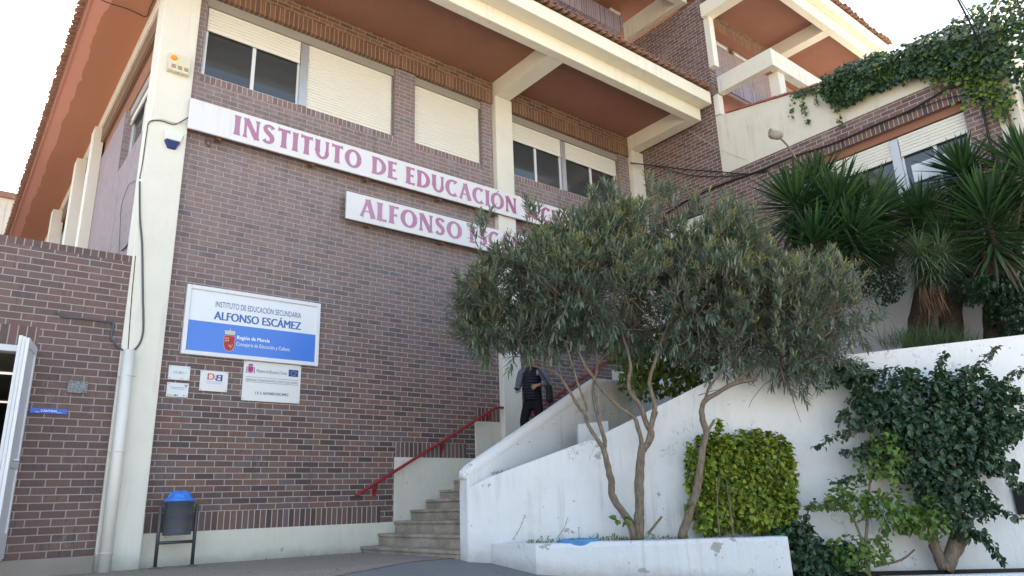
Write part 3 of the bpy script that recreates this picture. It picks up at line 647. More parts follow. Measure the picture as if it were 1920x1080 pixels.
# ================= signs =================
FONT = None
def text_mesh(name, s, T, x0, x1, z0, z1, mat, parent, off=0.0, offset=0.0, shear=0.0):
    """lettering fitted into the box x0..x1, z0..z1; T(u, d, v) maps to the world"""
    cu = bpy.data.curves.new(name, 'FONT'); cu.body = s; cu.size = 1.0; cu.resolution_u = 3; cu.shear = shear
    o = bpy.data.objects.new(name, cu); COL.objects.link(o)
    bpy.context.view_layer.update()
    dg = bpy.context.evaluated_depsgraph_get(); me = bpy.data.meshes.new_from_object(o.evaluated_get(dg))
    COL.objects.unlink(o); bpy.data.objects.remove(o); me.name = name
    if not me.vertices: return None
    xs_ = [v.co.x for v in me.vertices]; ys_ = [v.co.y for v in me.vertices]
    ax, bx_, ay, by = min(xs_), max(xs_), min(ys_), max(ys_)
    for v in me.vertices:
        u_ = x0 + (v.co.x - ax) / (bx_ - ax) * (x1 - x0); w_ = z0 + (v.co.y - ay) / (by - ay) * (z1 - z0)
        v.co = Vector(T(u_, off, w_))
    me.materials.clear(); me.materials.append(mat)
    o = bpy.data.objects.new(name, me); COL.objects.link(o)
    if offset > .004:                  # bold: the same outlines again, shifted by a hair
        bm_ = bmesh.new(); bm_.from_mesh(me)
        for q_ in (1, 2):
            b2 = bmesh.new(); b2.from_mesh(me)
            for v in b2.verts: v.co += Vector((0, 0, 0)) + (Vector(T((z1 - z0) * .035 * q_, -.0002 * q_, 0)) - Vector(T(0, 0, 0)))
            tmp = bpy.data.meshes.new('t'); b2.to_mesh(tmp); bm_.from_mesh(tmp); bpy.data.meshes.remove(tmp); b2.free()
        bm_.to_mesh(me); bm_.free()
    o.parent = parent; o.matrix_parent_inverse = Matrix.Translation(Vector(parent['org'])).inverted() if 'org' in parent else Matrix.Identity(4)
    return o
def flat(name, c, rough=.5, spec=.4): return simple(name, c, rough, spec, var=.04, sc=3)

# --- flared roman capitals for the two long boards (drawn as strokes, unit height)
class Glyphs:
    def __init__(s, T): s.mb = MB(); s.T = T; s.k = 0
    def poly(s, ox, oz, h, pts):
        s.k += 1; d = -.0002 * (s.k % 7)
        s.mb.face([s.T(ox + x * h, d, oz + z * h) for x, z in pts])
    def ribbon(s, ox, oz, h, pts):     # pts: (x, z, halfwidth)
        s.k += 1; d = -.0002 * (s.k % 7); L = []; n_ = len(pts)
        for i, (x, z, w_) in enumerate(pts):
            a = pts[max(i-1, 0)]; b = pts[min(i+1, n_-1)]; dx, dz = b[0]-a[0], b[1]-a[1]; l = math.hypot(dx, dz) or 1
            L.append(((x - dz/l*w_, z + dx/l*w_), (x + dz/l*w_, z - dx/l*w_)))
        for i in range(n_ - 1):
            q = [L[i][0], L[i][1], L[i+1][1], L[i+1][0]]
            s.mb.face([s.T(ox + x*h, d, oz + z*h) for x, z in q])
    def st(s, ox, oz, h, x0, z0, x1, z1, w=.118, f=1.5):     # flared straight stroke
        pts = []
        for t, k_ in ((0, f), (.05, f * .82), (.16, 1.06), (.5, .95), (.84, 1.06), (.95, f * .82), (1, f)):
            pts.append((x0 + (x1-x0)*t, z0 + (z1-z0)*t, w * k_))
        s.ribbon(ox, oz, h, pts)
    def arc(s, ox, oz, h, cx, cz, rx, rz, a0, a1, w0, w1, f0=1, f1=1, n=22):
        pts = []
        for i in range(n + 1):
            t = i / n; a = math.radians(a0 + (a1 - a0) * t)
            w_ = w1 + (w0 - w1) * abs(math.cos(a)) ** 1.4
            if t < .12: w_ *= 1 + (f0 - 1) * (1 - t / .12)
            if t > .88: w_ *= 1 + (f1 - 1) * (t - .88) / .12
            pts.append((cx + rx * math.cos(a), cz + rz * math.sin(a), w_))
        s.ribbon(ox, oz, h, pts)
    def draw(s, text, x, z, h, sp=.10):
        adv = dict(I=.27, N=.80, S=.62, T=.66, U=.74, O=.88, D=.78, E=.54, C=.76, A=.76, F=.52, L=.52, M=.98, R=.68, Z=.62)
        adv['Ó'] = .88; adv['Á'] = .74
        start = x
        for c in text:
            if c == ' ': x += .36 * h; continue
            a = (x, z, h); W_ = adv[c]; b = {'Ó': 'O', 'Á': 'A'}.get(c, c)
            S_ = s.st
            if b == 'I': S_(*a, .12, 0, .12, 1)
            elif b == 'N': S_(*a, .12, 0, .12, 1, .062, 2); S_(*a, .14, .98, .66, 0.03, .12, 1.15); S_(*a, .68, 0, .68, 1, .062, 2)
            elif b == 'T': S_(*a, .32, 0, .32, .95, .12, 1.5); S_(*a, .02, .93, .62, .93, .07, 1.7)
            elif b == 'L': S_(*a, .12, 0, .12, 1); S_(*a, .10, .055, .48, .06, .062, 1.8)
            elif b == 'E': S_(*a, .12, 0, .12, 1); [S_(*a, .12, zz, xe, zz, .062, 1.6) for zz, xe in ((.055, .5), (.52, .42), (.945, .48))]
            elif b == 'F': S_(*a, .12, 0, .12, 1); [S_(*a, .12, zz, xe, zz, .062, 1.6) for zz, xe in ((.5, .42), (.945, .49))]
            elif b == 'A': S_(*a, .06, 0, .36, .99, .07, 1.6); S_(*a, .66, 0, .36, 1.0, .12, 1.3); S_(*a, .18, .33, .54, .33, .04, 1)
            elif b == 'M': S_(*a, .08, 0, .18, 1, .05, 1.8); S_(*a, .20, 1, .48, .08, .085, 1.1); S_(*a, .76, 1, .48, .08, .05, 1.1); S_(*a, .88, 0, .78, 1, .085, 1.5)
            elif b == 'Z': S_(*a, .06, .94, .56, .94, .05, 1.5); S_(*a, .52, .93, .10, .07, .08, 1); S_(*a, .06, .06, .58, .06, .05, 1.6)
            elif b == 'O': s.arc(*a, .43, .5, .34, .45, 0, 360, .125, .065)
            elif b == 'C': s.arc(*a, .42, .5, .33, .45, 48, 312, .125, .065, 1.5, 1.4)
            elif b == 'D': S_(*a, .12, 0, .12, 1); s.arc(*a, .20, .5, .44, .445, -90, 90, .12, .06)
            elif b == 'R': S_(*a, .12, 0, .12, 1); s.arc(*a, .20, .74, .28, .215, -90, 90, .11, .055); S_(*a, .30, .50, .62, 0, .08, 1.3)
            elif b == 'U':
                S_(*a, .12, .34, .12, 1, .118, 1.4); S_(*a, .62, .34, .62, 1, .075, 1.7)
                s.arc(*a, .37, .36, .25, .31, 180, 360, .10, .065)
            elif b == 'S':
                P_ = [(a_[0], a_[1], a_[2] * 1.28) for a_ in [(.50, .80, .085), (.44, .90, .065), (.30, .945, .055), (.17, .89, .07), (.125, .77, .085), (.17, .65, .09), (.30, .54, .095), (.43, .43, .095), (.48, .30, .09), (.45, .15, .075), (.33, .06, .06), (.18, .07, .06), (.09, .17, .085)]]
                s.ribbon(*a, P_)
            if c in 'ÓÁ': s.st(*a, .40, 1.04, .56, 1.17, .035, 1.2)
            x += (W_ + sp) * h
        return x
def glyph_len(text, h, sp):
    g_ = Glyphs(lambda *q_: q_); return g_.draw(text, 0, 0, h, sp)
k = N('faded_mauve_lettering'); k.col(k.mix(k.step(k.noise(.5, 3, .6, k.coord()), .4, .7), (.43,.20,.34), (.48,.25,.40)), .6, .3); M['mauve'] = k.m
k = N('faded_crimson_lettering'); k.col(k.mix(k.noise(.8, 3), (.38,.11,.22), (.44,.17,.31)), .6, .3); M['crimson'] = k.m
M['board'] = plaster('sign_board', (.74,.74,.76), drip=.25, bumps=.05, rough=.5, varn=.03)
rust = simple('rusty_iron', (.20,.11,.06), .9, .3, var=.5, sc=20)
def long_sign(label, x0, x1, z0, z1, brs):
    t = thing('sign', label, 'sign', (x0, -.2, z0)); m_ = MB(); m_.box((x0, -.20, z0), (x1, -.165, z1)); m_.build('board', M['board'], t, bevel=.003)
    m_ = MB(); m_.box((x0 + .02, -.163, z0 + .0), (x1 - .02, -.14, z0 + .03)); m_.box((x0 + .02, -.163, z1 - .03), (x1 - .02, -.14, z1)); m_.build('frame', rust, t)
    for x in brs:
        m_ = MB(); m_.tube([(x, -.01, z0 + .02), (x, -.15, z0 - .03), (x + .02, -.18, z0 - .055), (x + .05, -.12, z0 - .045)], .012, 6); m_.box((x - .03, -.14, z0 - .03), (x + .03, -.02, z0 - .005)); m_.build('bracket', rust, t)
    return t
s1 = long_sign('long white board lettered INSTITUTO DE EDUCACIÓN SECUNDARIA in faded mauve capitals', 2.28, 11.6, 6.13, 6.63, (2.75, 4.25, 5.25, 6.75, 8.05, 9.4))
s2 = long_sign('shorter white board lettered ALFONSO ESCÁMEZ hung below the longer one', 4.86, 9.4, 5.28, 5.77, (5.3, 6.8, 8.3))
TS = lambda u_, d, v: (u_, -.2025 + d, v)
H1 = .335
words = [('INSTITUTO', 2.93, 5.11, 6.228), ('DE', 5.30, 5.81, 6.222), ('EDUCACIÓN', 5.98, 8.56, 6.215), ('SECUNDARIA', 8.77, 11.35, 6.21)]
def place(words, H, sp0, parent, name):
    for wd, xa, xb, z in words:
        g_ = Glyphs(lambda *q_: q_); e = g_.draw(wd, 0, 0, H, .10)
        vx = [v[0] for v in g_.mb.v]; a_, b_ = min(vx), max(vx); sc_ = (xb - xa) / (b_ - a_)
        for mi, (mat, lo, hi) in enumerate(((M['mauve'], -99, 8.2), (M['crimson'], 8.2, 99))):
            mb = MB()
            for f in g_.mb.f:
                P = [g_.mb.v[i] for i in f]; cx_ = xa + (sum(p[0] for p in P) / len(P) - a_) * sc_
                if lo <= cx_ < hi: mb.face([TS(xa + (p[0] - a_) * sc_, p[1], z + p[2]) for p in P])
            if mb.f: mb.build(name, mat, parent)
place(words, H1, .1, s1, 'lettering')
place([('ALFONSO', 5.10, 7.21, 5.372), ('ESCÁMEZ', 7.37, 9.15, 5.37)], H1, .1, s2, 'lettering')

# --- framed blue and white school sign
t = thing('school_sign', 'white and blue framed panel naming the Alfonso Escámez school under a crowned red shield', 'sign', (2.54, -.07, 2.77))
T3 = lambda u_, d, v: (u_, -.052 + d, v)
m_ = MB(); m_.box((2.57, -.05, 2.80), (4.52, -.004, 3.75)); m_.build('panel', flat('panel_white', (.74,.76,.80), .25, .5), t)
m_ = MB()
m_.box((2.54, -.075, 2.77), (2.60, -.004, 3.78)); m_.box((4.49, -.075, 2.77), (4.55, -.004, 3.78)); m_.box((2.60, -.075, 2.77), (4.49, -.004, 2.83)); m_.box((2.60, -.075, 3.72), (4.49, -.004, 3.78))
m_.build('frame', M['white_alu'], t, bevel=.008)
m_ = MB(); m_.face([T3(2.60, 0, 2.83), T3(4.49, 0, 2.83), T3(4.49, 0, 3.268), T3(2.60, 0, 3.268)]); m_.build('blue_field', flat('sign_blue', (.055,.20,.66), .25, .5), t)
bl_ = flat('lettering_blue', (.03,.10,.30), .4)
bl2 = flat('lettering_bright_blue', (.03,.14,.42), .4)
wl_ = flat('lettering_white', (.80,.84,.90), .4)
text_mesh('lettering', 'INSTITUTO DE EDUCACIÓN SECUNDARIA', T3, 2.95, 4.24, 3.50, 3.61, bl_, t, -.001)
text_mesh('lettering', 'ALFONSO ESCÁMEZ', T3, 2.94, 4.24, 3.315, 3.47, bl2, t, -.001, .007)
text_mesh('lettering', 'Región de Murcia', T3, 3.29, 3.77, 3.045, 3.115, wl_, t, -.003, .012)
text_mesh('lettering', 'Consejería de Educación y Cultura', T3, 3.285, 4.09, 2.945, 3.02, wl_, t, -.003, .004)
def shield(parent, cx_, zt_, w_, h_, T, mat, d=-.003, name='shield'):
    m_ = MB(); P = [(-.5, 0), (.5, 0), (.5, -.55)] + [(.5 * math.cos(a), -.55 - .45 * math.sin(a)) for a in [PI * i / 12 for i in range(1, 12)]] + [(-.5, -.55)]
    m_.face([T(cx_ + x * w_, d, zt_ + z * h_) for x, z in P]); return m_.build(name, mat, parent)
gold = flat('crest_gold', (.62,.42,.12), .4); red_c = flat('crest_red', (.42,.02,.05), .4)
shield(t, 3.185, 3.10, .16, .235, T3, flat('crest_edge', (.5,.40,.35)), -.002); shield(t, 3.185, 3.096, .146, .222, T3, red_c, -.003)
m_ = MB()
for bx_, bz in ((3.135, 3.06), (3.165, 3.062), (3.135, 3.025), (3.165, 3.027)):      # four small castles
    m_.face([T3(bx_ - .011, -.0045, bz - .013), T3(bx_ + .011, -.0045, bz - .013), T3(bx_ + .011, -.0045, bz + .006), T3(bx_ + .004, -.0045, bz + .006), T3(bx_ + .004, -.0045, bz + .014), T3(bx_ - .004, -.0045, bz + .014), T3(bx_ - .004, -.0045, bz + .006), T3(bx_ - .011, -.0045, bz + .006)])
for i, (bx_, bz) in enumerate(((3.19, 2.965), (3.21, 2.953), (3.23, 2.965), (3.20, 2.94), (3.22, 2.94), (3.21, 2.925), (3.185, 2.95))):
    m_.face([T3(bx_ + .009 * math.cos(a), -.0045 - .0002 * i, bz + .007 * math.sin(a)) for a in [2 * PI * q_ / 8 for q_ in range(8)]])
m_.build('crest_charges', gold, t)
m_ = MB(); silver = flat('crest_silver', (.62,.58,.48), .4)
m_.face([T3(3.115, -.004, 3.115), T3(3.255, -.004, 3.115), T3(3.258, -.004, 3.135), T3(3.112, -.004, 3.135)])
for i in range(5):
    cx_ = 3.125 + i * .03; g_ = [(cx_ - .012, 3.135), (cx_ + .012, 3.135), (cx_ + .017, 3.16), (cx_ + .008, 3.175 + (.012 if i == 2 else 0)), (cx_ - .008, 3.175 + (.012 if i == 2 else 0)), (cx_ - .017, 3.16)]
    m_.face([T3(a, -.0045 - .0002 * i, b) for a, b in g_])
m_.face([T3(3.181, -.0035, 3.18), T3(3.189, -.0035, 3.18), T3(3.189, -.0035, 3.21), T3(3.181, -.0035, 3.21)]); m_.build('crown', silver, t)

# --- small plaques
plate = flat('acrylic_plate', (.66,.70,.74), .2, .5); platew = flat('enamel_plate', (.70,.71,.72), .3, .5); screw = flat('screw_head', (.06,.055,.05), .5)
def plaque(label, x0, x1, z0, z1, y=-.022, mat=None, name='plaque', cat='plaque', yb=-.004):
    t = thing(name, label, cat, (x0, y, z0)); m_ = MB(); m_.box((x0, y, z0), (x1, yb, z1)); m_.build('plate', mat or plate, t, bevel=.002)
    for a in (x0 + .02, x1 - .02):
        for b in (z0 + .02, z1 - .02):
            m_ = MB(); m_.lathe((0, 0, 0), [(0, .004), (.006, .003), (.006, 0)], 8)
            m_.v = [(a + v[0], y - v[2] - .0003, b + v[1]) for v in m_.v]; m_.build('screw', screw, t)
    return t
TP = lambda u_, d, v: (u_, -.0225 + d, v)
t = plaque('pale plaque with thin green capitals PROA+, above another small plaque', 2.42, 2.70, 2.41, 2.605)
text_mesh('lettering', 'PR', TP, 2.485, 2.545, 2.49, 2.53, flat('lettering_green', (.25,.55,.35)), t, -.001)
text_mesh('lettering', 'O', TP, 2.553, 2.586, 2.49, 2.53, flat('lettering_plum', (.25,.12,.22)), t, -.001, .02)
text_mesh('lettering', 'A+', TP, 2.592, 2.65, 2.49, 2.53, flat('lettering_green', (.25,.55,.4)), t, -.001)
m_ = MB(); m_.face([TP(2.57, -.001, 2.425), TP(2.62, -.001, 2.425), TP(2.62, -.001, 2.435), TP(2.57, -.001, 2.435)]); m_.build('coloured_strip', flat('strip_yellow', (.6,.55,.1)), t)
t = plaque('pale plaque with yellow and blue logo strip, lower of the two at the pillar', 2.42, 2.70, 2.175, 2.37)
lw = flat('fine_print', (.25,.28,.45)); 
for i, (a, b) in enumerate(((2.455, 2.675), (2.49, 2.64))):
    text_mesh('lettering', 'Unión Europea Fondo Social Europeo' if i == 0 else 'El FSE invierte en tu futuro', TP, a, b, 2.30 - .02 * i, 2.314 - .02 * i, lw, t, -.001, .01)
for a, b, c in ((2.44, 2.51, (.65,.60,.05)), (2.52, 2.555, (.05,.08,.4)), (2.565, 2.575, (.05,.08,.3)), (2.64, 2.655, (.05,.1,.4))):
    m_ = MB(); m_.face([TP(a, -.001, 2.19), TP(b, -.001, 2.19), TP(b, -.001, 2.208), TP(a, -.001, 2.208)]); m_.build('coloured_strip', flat('strip', c), t)
for c, o_, z_, r in (((.7,.55,.05), 2.65, 2.345, .014), ((.03,.10,.5), 2.662, 2.333, .014)):
    m_ = MB(); m_.face([TP(o_ + r * math.cos(a), -.001 - z_ * .0002, z_ + r * .8 * math.sin(a)) for a in [2 * PI * i / 12 for i in range(12)]]); m_.build('emblem', flat('emblem', c), t)
t = plaque('white plaque with a red D back to back with a navy mirrored B', 2.84, 3.22, 2.285, 2.57, mat=platew)
text_mesh('lettering', 'D', TP, 2.935, 3.03, 2.445, 2.535, flat('lettering_red', (.60,.06,.12)), t, -.001, .03)
text_mesh('lettering', 'B', TP, 3.135, 3.04, 2.435, 2.525, flat('lettering_navy', (.06,.05,.25)), t, -.001, .03)
m_ = MB(); m_.face([TP(2.95, -.002, 2.483), TP(3.0, -.002, 2.483), TP(3.0, -.002, 2.50), TP(2.95, -.002, 2.50)]); m_.build('coloured_strip', flat('strip_cream', (.75,.6,.35)), t)
text_mesh('lettering', 'PROGRAMA DE BILINGÜE', TP, 2.93, 3.14, 2.412, 2.426, lw, t, -.001)
text_mesh('lettering', 'REGIÓN DE MURCIA', TP, 2.93, 3.14, 2.392, 2.406, lw, t, -.001)
t = plaque('larger off-white plate lettered I. E. S. ALFONSO ESCAMEZ under two fine rules', 3.43, 4.30, 2.185, 2.765, mat=platew)
gr = flat('lettering_grey', (.07,.08,.12)); 
text_mesh('lettering', 'Ministerio de Educación y Ciencia', TP, 3.62, 4.08, 2.588, 2.655, gr, t, -.001, -.005)
text_mesh('lettering', 'ENSEÑANZAS COFINANCIADAS POR EL FONDO SOCIAL EUROPEO', TP, 3.47, 4.26, 2.475, 2.515, gr, t, -.001, -.004)
text_mesh('lettering', 'I. E. S. ALFONSO ESCAMEZ', TP, 3.62, 4.12, 2.285, 2.325, gr, t, -.001, .01)
m_ = MB()
for z in (2.457, 2.53): m_.face([TP(3.47, -.001, z), TP(4.27, -.001, z), TP(4.27, -.001, z + .0045), TP(3.47, -.001, z + .0045)])
m_.build('rule', gr, t)
m_ = MB(); m_.face([TP(4.105, -.001, 2.585), TP(4.255, -.001, 2.585), TP(4.255, -.001, 2.69), TP(4.105, -.001, 2.69)]); m_.build('flag', flat('flag_blue', (.015,.06,.25)), t)
m_ = MB()
for i in range(12):
    a = 2 * PI * i / 12; cx_, cz_ = 4.18 + .034 * math.cos(a) * 1.25, 2.6375 + .034 * math.sin(a)
    m_.face([TP(cx_ + .0052 * math.cos(PI/2 + PI * j / 5) * (1 if j % 2 == 0 else .5), -.003, cz_ + .0052 * math.sin(PI/2 + PI * j / 5) * (1 if j % 2 == 0 else .5)) for j in range(10)])
m_.build('flag_stars', flat('star_white', (.8,.8,.7)), t)
pk = flat('crest_magenta', (.55,.15,.38)); pk2 = flat('crest_dark_magenta', (.28,.05,.2))
shield(t, 3.53, 2.69, .085, .105, TP, pk, -.001); shield(t, 3.53, 2.682, .06, .075, TP, pk2, -.002)
m_ = MB()
for a in (3.475, 3.585): m_.face([TP(a - .006, -.001, 2.60), TP(a + .006, -.001, 2.60), TP(a + .006, -.001, 2.68), TP(a - .006, -.001, 2.68)]); m_.face([TP(a - .012, -.0015, 2.59), TP(a + .012, -.0015, 2.59), TP(a + .012, -.0015, 2.60), TP(a - .012, -.0015, 2.60)])
m_.face([TP(3.50, -.001, 2.695), TP(3.56, -.001, 2.695), TP(3.568, -.001, 2.715), TP(3.53, -.001, 2.725), TP(3.492, -.001, 2.715)]); m_.build('crest_pillars', pk2, t)
# items on the annex wall
k = N('grey_granite'); k.col(k.ramp(k.noise(70, 3, .8, k.coord()), [(.35, (.07,.08,.085)), (.65, (.34,.36,.38))]), .6, .4)
plaque('speckled grey blank plate on the annex wall above the blue strip', 1.25, 1.47, 2.135, 2.285, y=-.135, mat=k.m, yb=-.102)
t = thing('door_sign', 'small blue strip sign reading CANTINA on the annex wall', 'sign', (.90, -.12, 1.87)); m_ = MB(); m_.box((.90, -.118, 1.868), (1.285, -.102, 1.93)); m_.build('plate', flat('strip_blue', (.03,.13,.55), .35), t)
TC = lambda u_, d, v: (u_, -.1185 + d, v)
text_mesh('lettering', 'CANTINA', TC, 1.01, 1.18, 1.885, 1.912, wl_, t, -.001, .02)
m_ = MB(); m_.face([TC(.955, -.001, 1.880), TC(1.0, -.001, 1.880), TC(1.0, -.001, 1.884), TC(.955, -.001, 1.884)]); m_.face([TC(1.18, -.001, 1.880), TC(1.23, -.001, 1.880), TC(1.23, -.001, 1.884), TC(1.18, -.001, 1.884)]); m_.build('rule', wl_, t)
# alarm siren and old rusty alarm box on the corner pillar
t = thing('alarm_siren', 'white wedge-shaped alarm siren with a dark blue lower edge on the corner pillar', 'alarm', (2.1, -.13, 5.7))
def prism_y(mb, poly, y0, y1, sh=1.0, c=(0, 0)):
    n_ = len(poly); i = len(mb.v); mb.v += [(x, y1, z) for x, z in poly] + [(c[0] + (x - c[0]) * sh, y0, c[1] + (z - c[1]) * sh) for x, z in poly]
    mb.f.append(tuple(range(i + n_, i + 2 * n_))); mb.m.append(0)
    for k_ in range(n_): j = (k_ + 1) % n_; mb.f.append((i + k_, i + j, i + n_ + j, i + n_ + k_)); mb.m.append(0)
m_ = MB(); prism_y(m_, [(1.97, 6.0), (2.0, 5.86), (2.22, 5.86), (2.26, 6.0), (2.24, 6.03), (1.99, 6.03)], -.20, -.131, .9, (2.115, 5.95)); m_.build('cover', flat('siren_white', (.72,.74,.70), .4), t, bevel=.006)
m_ = MB(); prism_y(m_, [(2.0, 5.857), (2.055, 5.745), (2.165, 5.745), (2.22, 5.857)], -.19, -.131, .9, (2.11, 5.9)); m_.build('lens', flat('siren_blue', (.015,.03,.14), .2), t, bevel=.004)
t = thing('alarm_box', 'old rust-stained cream alarm box with an orange lamp high on the corner pillar', 'alarm', (2.07, -.13, 6.97))
k = N('rusty_enamel'); e_ = k.step(k.noise(9, 5, .7, k.coord()), .60, .66); k.col(k.mix(e_, (.68,.63,.48), (.25,.11,.05)), .6, .3)
m_ = MB(); m_.box((1.92, -.22, 6.98), (2.22, -.131, 7.27)); bx_ = m_.build('case', k.m, t, bevel=.006)
dk_ = simple('grille_rust', (.22,.12,.08), .8, .2, var=.6, sc=60)
for i in range(3):
    for j in range(3):
        m_ = MB(); x = 1.965 + i * .088; m_.box((x, -.223, 7.025 + j * .022), (x + .06, -.2205, 7.037 + j * .022)); m_.build('grille', dk_, t)
m_ = MB(); m_.lathe((0, 0, 0), [(0, .04), (.03, .035), (.045, .02), (.05, 0)], 14); m_.v = [(1.985 + v[0], -.2205 - v[2], 7.19 + v[1] * .8) for v in m_.v]; m_.build('lamp', flat('amber_lens', (.85,.32,.03), .25), t, smooth=True)

# ================= pipe and cables =================
t = thing('drainpipe', 'thick cream drainpipe running down the corner pillar', 'pipe', (1.89, -.2, 0))
m_ = MB(); m_.tube([(1.895, -.205, -.02), (1.89, -.205, 1.3), (1.875, -.205, 2.72)], .073, 20); m_.build('pipe', simple('cream_pvc', (.74,.72,.66), .4, .5, var=.05), t, smooth=True)
for z in (.22, 1.42, 2.38):
    m_ = MB(); m_.tube([(1.90 + .078 * math.cos(a), -.205 + .078 * math.sin(a), z) for a in [PI + PI * i / 12 for i in range(13)]], .006, 6); m_.tube([(1.80, -.14, z), (1.80, -.20, z)], .012, 8); m_.build('clamp', flat('clamp_white', (.68,.68,.66)), t)
blk = flat('cable_black', (.02,.02,.024), .5); gry = flat('cable_grey', (.09,.095,.11), .5); lgt = flat('cable_white', (.5,.5,.5), .5)
def smooth_path(pts, n=6):
    P = [Vector(p) for p in pts]; out = []
    for i in range(len(P) - 1):
        p0, p1, p2, p3 = P[max(i-1, 0)], P[i], P[i+1], P[min(i+2, len(P)-1)]
        for j in range(n):
            t_ = j / n; out.append(.5 * ((2*p1) + (-p0 + p2)*t_ + (2*p0 - 5*p1 + 4*p2 - p3)*t_*t_ + (-p0 + 3*p1 - 3*p2 + p3)*t_**3))
    out.append(P[-1]); return out
def cable(label, pts, r=.009, mat=None, group=None, n=6):
    m_ = MB(); m_.tube(smooth_path(pts), r, 6); o = m_.build('cable', mat or blk, None, smooth=True); return tag(o, label, 'cable', group)
pc = lambda px, py, y=-.145: tuple(ony(px, py, y))
cable('dark grey cable running down the corner pillar and looping beneath onto the annex wall', [pc(262, 340, -.14), pc(262, 400), pc(266, 450), pc(267, 480), pc(268, 560), (2.0, -.145, 3.25), pc(268, 625), pc(258, 650), pc(240, 660, -.15), pc(222, 650, -.13), pc(209, 632, -.12), pc(212, 606, -.115), pc(190, 602, -.115), pc(150, 597, -.115), pc(118, 594, -.115), pc(106, 584, -.115)], .013, gry)
cable('pair of grey cables crossing the pillar to the long board', [pc(262, 335, -.14), (1.775, -.05, 5.5), (1.77, -.1, 5.9), (1.78, -.14, 6.08), pc(300, 226), pc(325, 233), pc(338, 229), pc(353, 220, -.19)], .009, gry)
cable('thin white cable crossing the pillar under the grey pair', [(1.775, -.12, 6.04), pc(298, 223), pc(325, 230), pc(353, 232, -.19)], .005, lgt)
xc = lambda px, py, x=1.84: tuple(onx(px, py, x))
cable('black cable hanging on the gable wall next to the pillar', [xc(262, 340), xc(258, 372), xc(250, 395), xc(248, 440), xc(240, 458), xc(228, 470)], .012)
cable('hair-thin wire dangling on the gable wall', [xc(262, 338), xc(247, 342), xc(240, 350), xc(228, 385), xc(225, 430), xc(223, 475)], .004)
cable('black wire sagging across the terracotta soffit at top left', [tuple(atz(190, 0, 8.57)), tuple(atz(205, 6, 8.56)), tuple(atz(240, 17, 8.57)), tuple(atz(273, 31, 8.56)), tuple(atz(281, 15, 8.57)), tuple(atz(288, 0, 8.57))], .008)
cable('thin dark cable in the groove beside the drainpipe', [pc(254, 480, -.13), pc(248, 545, -.13), pc(243, 610, -.13), pc(240, 655, -.13)], .006)
yc = lambda px, py, y=-.03: tuple(ony(px, py, y))
cable('little loop of loose wire on the brick under the long board', [yc(388, 255), yc(385, 265), yc(388, 274), yc(395, 272), yc(392, 262), yc(387, 268), yc(396, 278)], .004)
c0 = (12.7, -.15, 8.5); wl2 = lambda px, py: tuple(onx(px, py, 12.76))
cable('upper black cable slung across the inner corner to the wing', [pc(1182, 305, -.14), wl2(1240, 312), wl2(1290, 318), wl2(1350, 322), wl2(1400, 326), wl2(1440, 318)], .012)
cable('lower black cable slung across the inner corner to the wing', [pc(1182, 306, -.15), wl2(1230, 312), wl2(1290, 328), wl2(1350, 331), wl2(1390, 328), wl2(1440, 322)], .010)
cable('black cable bundle clipped over the long window of the wing', [wl2(1250, 400), wl2(1290, 375), wl2(1355, 345), wl2(1420, 322), wl2(1490, 293), wl2(1565, 268), wl2(1640, 235), wl2(1708, 206), wl2(1770, 170), wl2(1818, 154), wl2(1832, 160), wl2(1840, 195), wl2(1850, 240), wl2(1862, 290)], .020)
cable('second thinner cable under the ivy by the wing window', [wl2(1700, 212), wl2(1770, 186), wl2(1812, 177), wl2(1838, 172), wl2(1846, 215), wl2(1856, 262), wl2(1866, 300)], .010)
cable('twisted black overhead line coming down to the ivy from the sky', [tuple(at(1790, -12, 9.5)), tuple(at(1825, 55, 9.9)), tuple(at(1850, 110, 10.4)), tuple(at(1890, 158, 11.0)), tuple(onx(1905, 175, 12.7))], .014)
cable('slack black wire twisted round the overhead line', [tuple(at(1793, -12, 9.5)), tuple(at(1833, 55, 9.9)), tuple(at(1846, 110, 10.4)), tuple(at(1880, 135, 11.0)), tuple(onx(1912, 170, 12.7))], .008)
cable('fine pale wire from the roof beam to the wing', [tuple(atz(1287, 242, 8.83)), tuple(wl2(1345, 277)), tuple(wl2(1400, 300))], .004, lgt)

# street lamp on the wing
t = thing('street_lamp', 'small oval street lamp on a curved arm rising behind the yucca', 'lamp', tuple(at(1510, 360, 11.6)))
m_ = MB(); m_.tube(smooth_path([at(1512, 380, 11.7), at(1502, 325, 11.6), at(1492, 298, 11.5), at(1478, 275, 11.4), at(1464, 260, 11.3), at(1458, 255, 11.3)]), .018, 8); m_.build('arm', flat('galvanised', (.22,.21,.20), .5), t, smooth=True)
a = at(1462, 258, 11.3); b = at(1440, 238, 11.0); dr = (b - a).normalized(); m_ = MB()
u_ = dr.cross(Vector((0, 0, 1))).normalized(); v_ = u_.cross(dr)
rings = []
for i in range(9):
    s_ = i / 8; r = .115 * math.sin(PI * (.12 + .88 * s_)) ** .6 if i < 8 else .02
    rings.append([a + dr * (s_ * .34) + u_ * r * math.cos(2*PI*j/14) + v_ * r * .62 * math.sin(2*PI*j/14) for j in range(14)])
for i in range(8):
    for j in range(14): m_.face([rings[i][j], rings[i][(j+1) % 14], rings[i+1][(j+1) % 14], rings[i+1][j]])
m_.build('housing', flat('lamp_housing', (.42,.40,.36), .4), t, smooth=True)
m_ = MB()
gc = a + dr * .19 + v_ * -.035
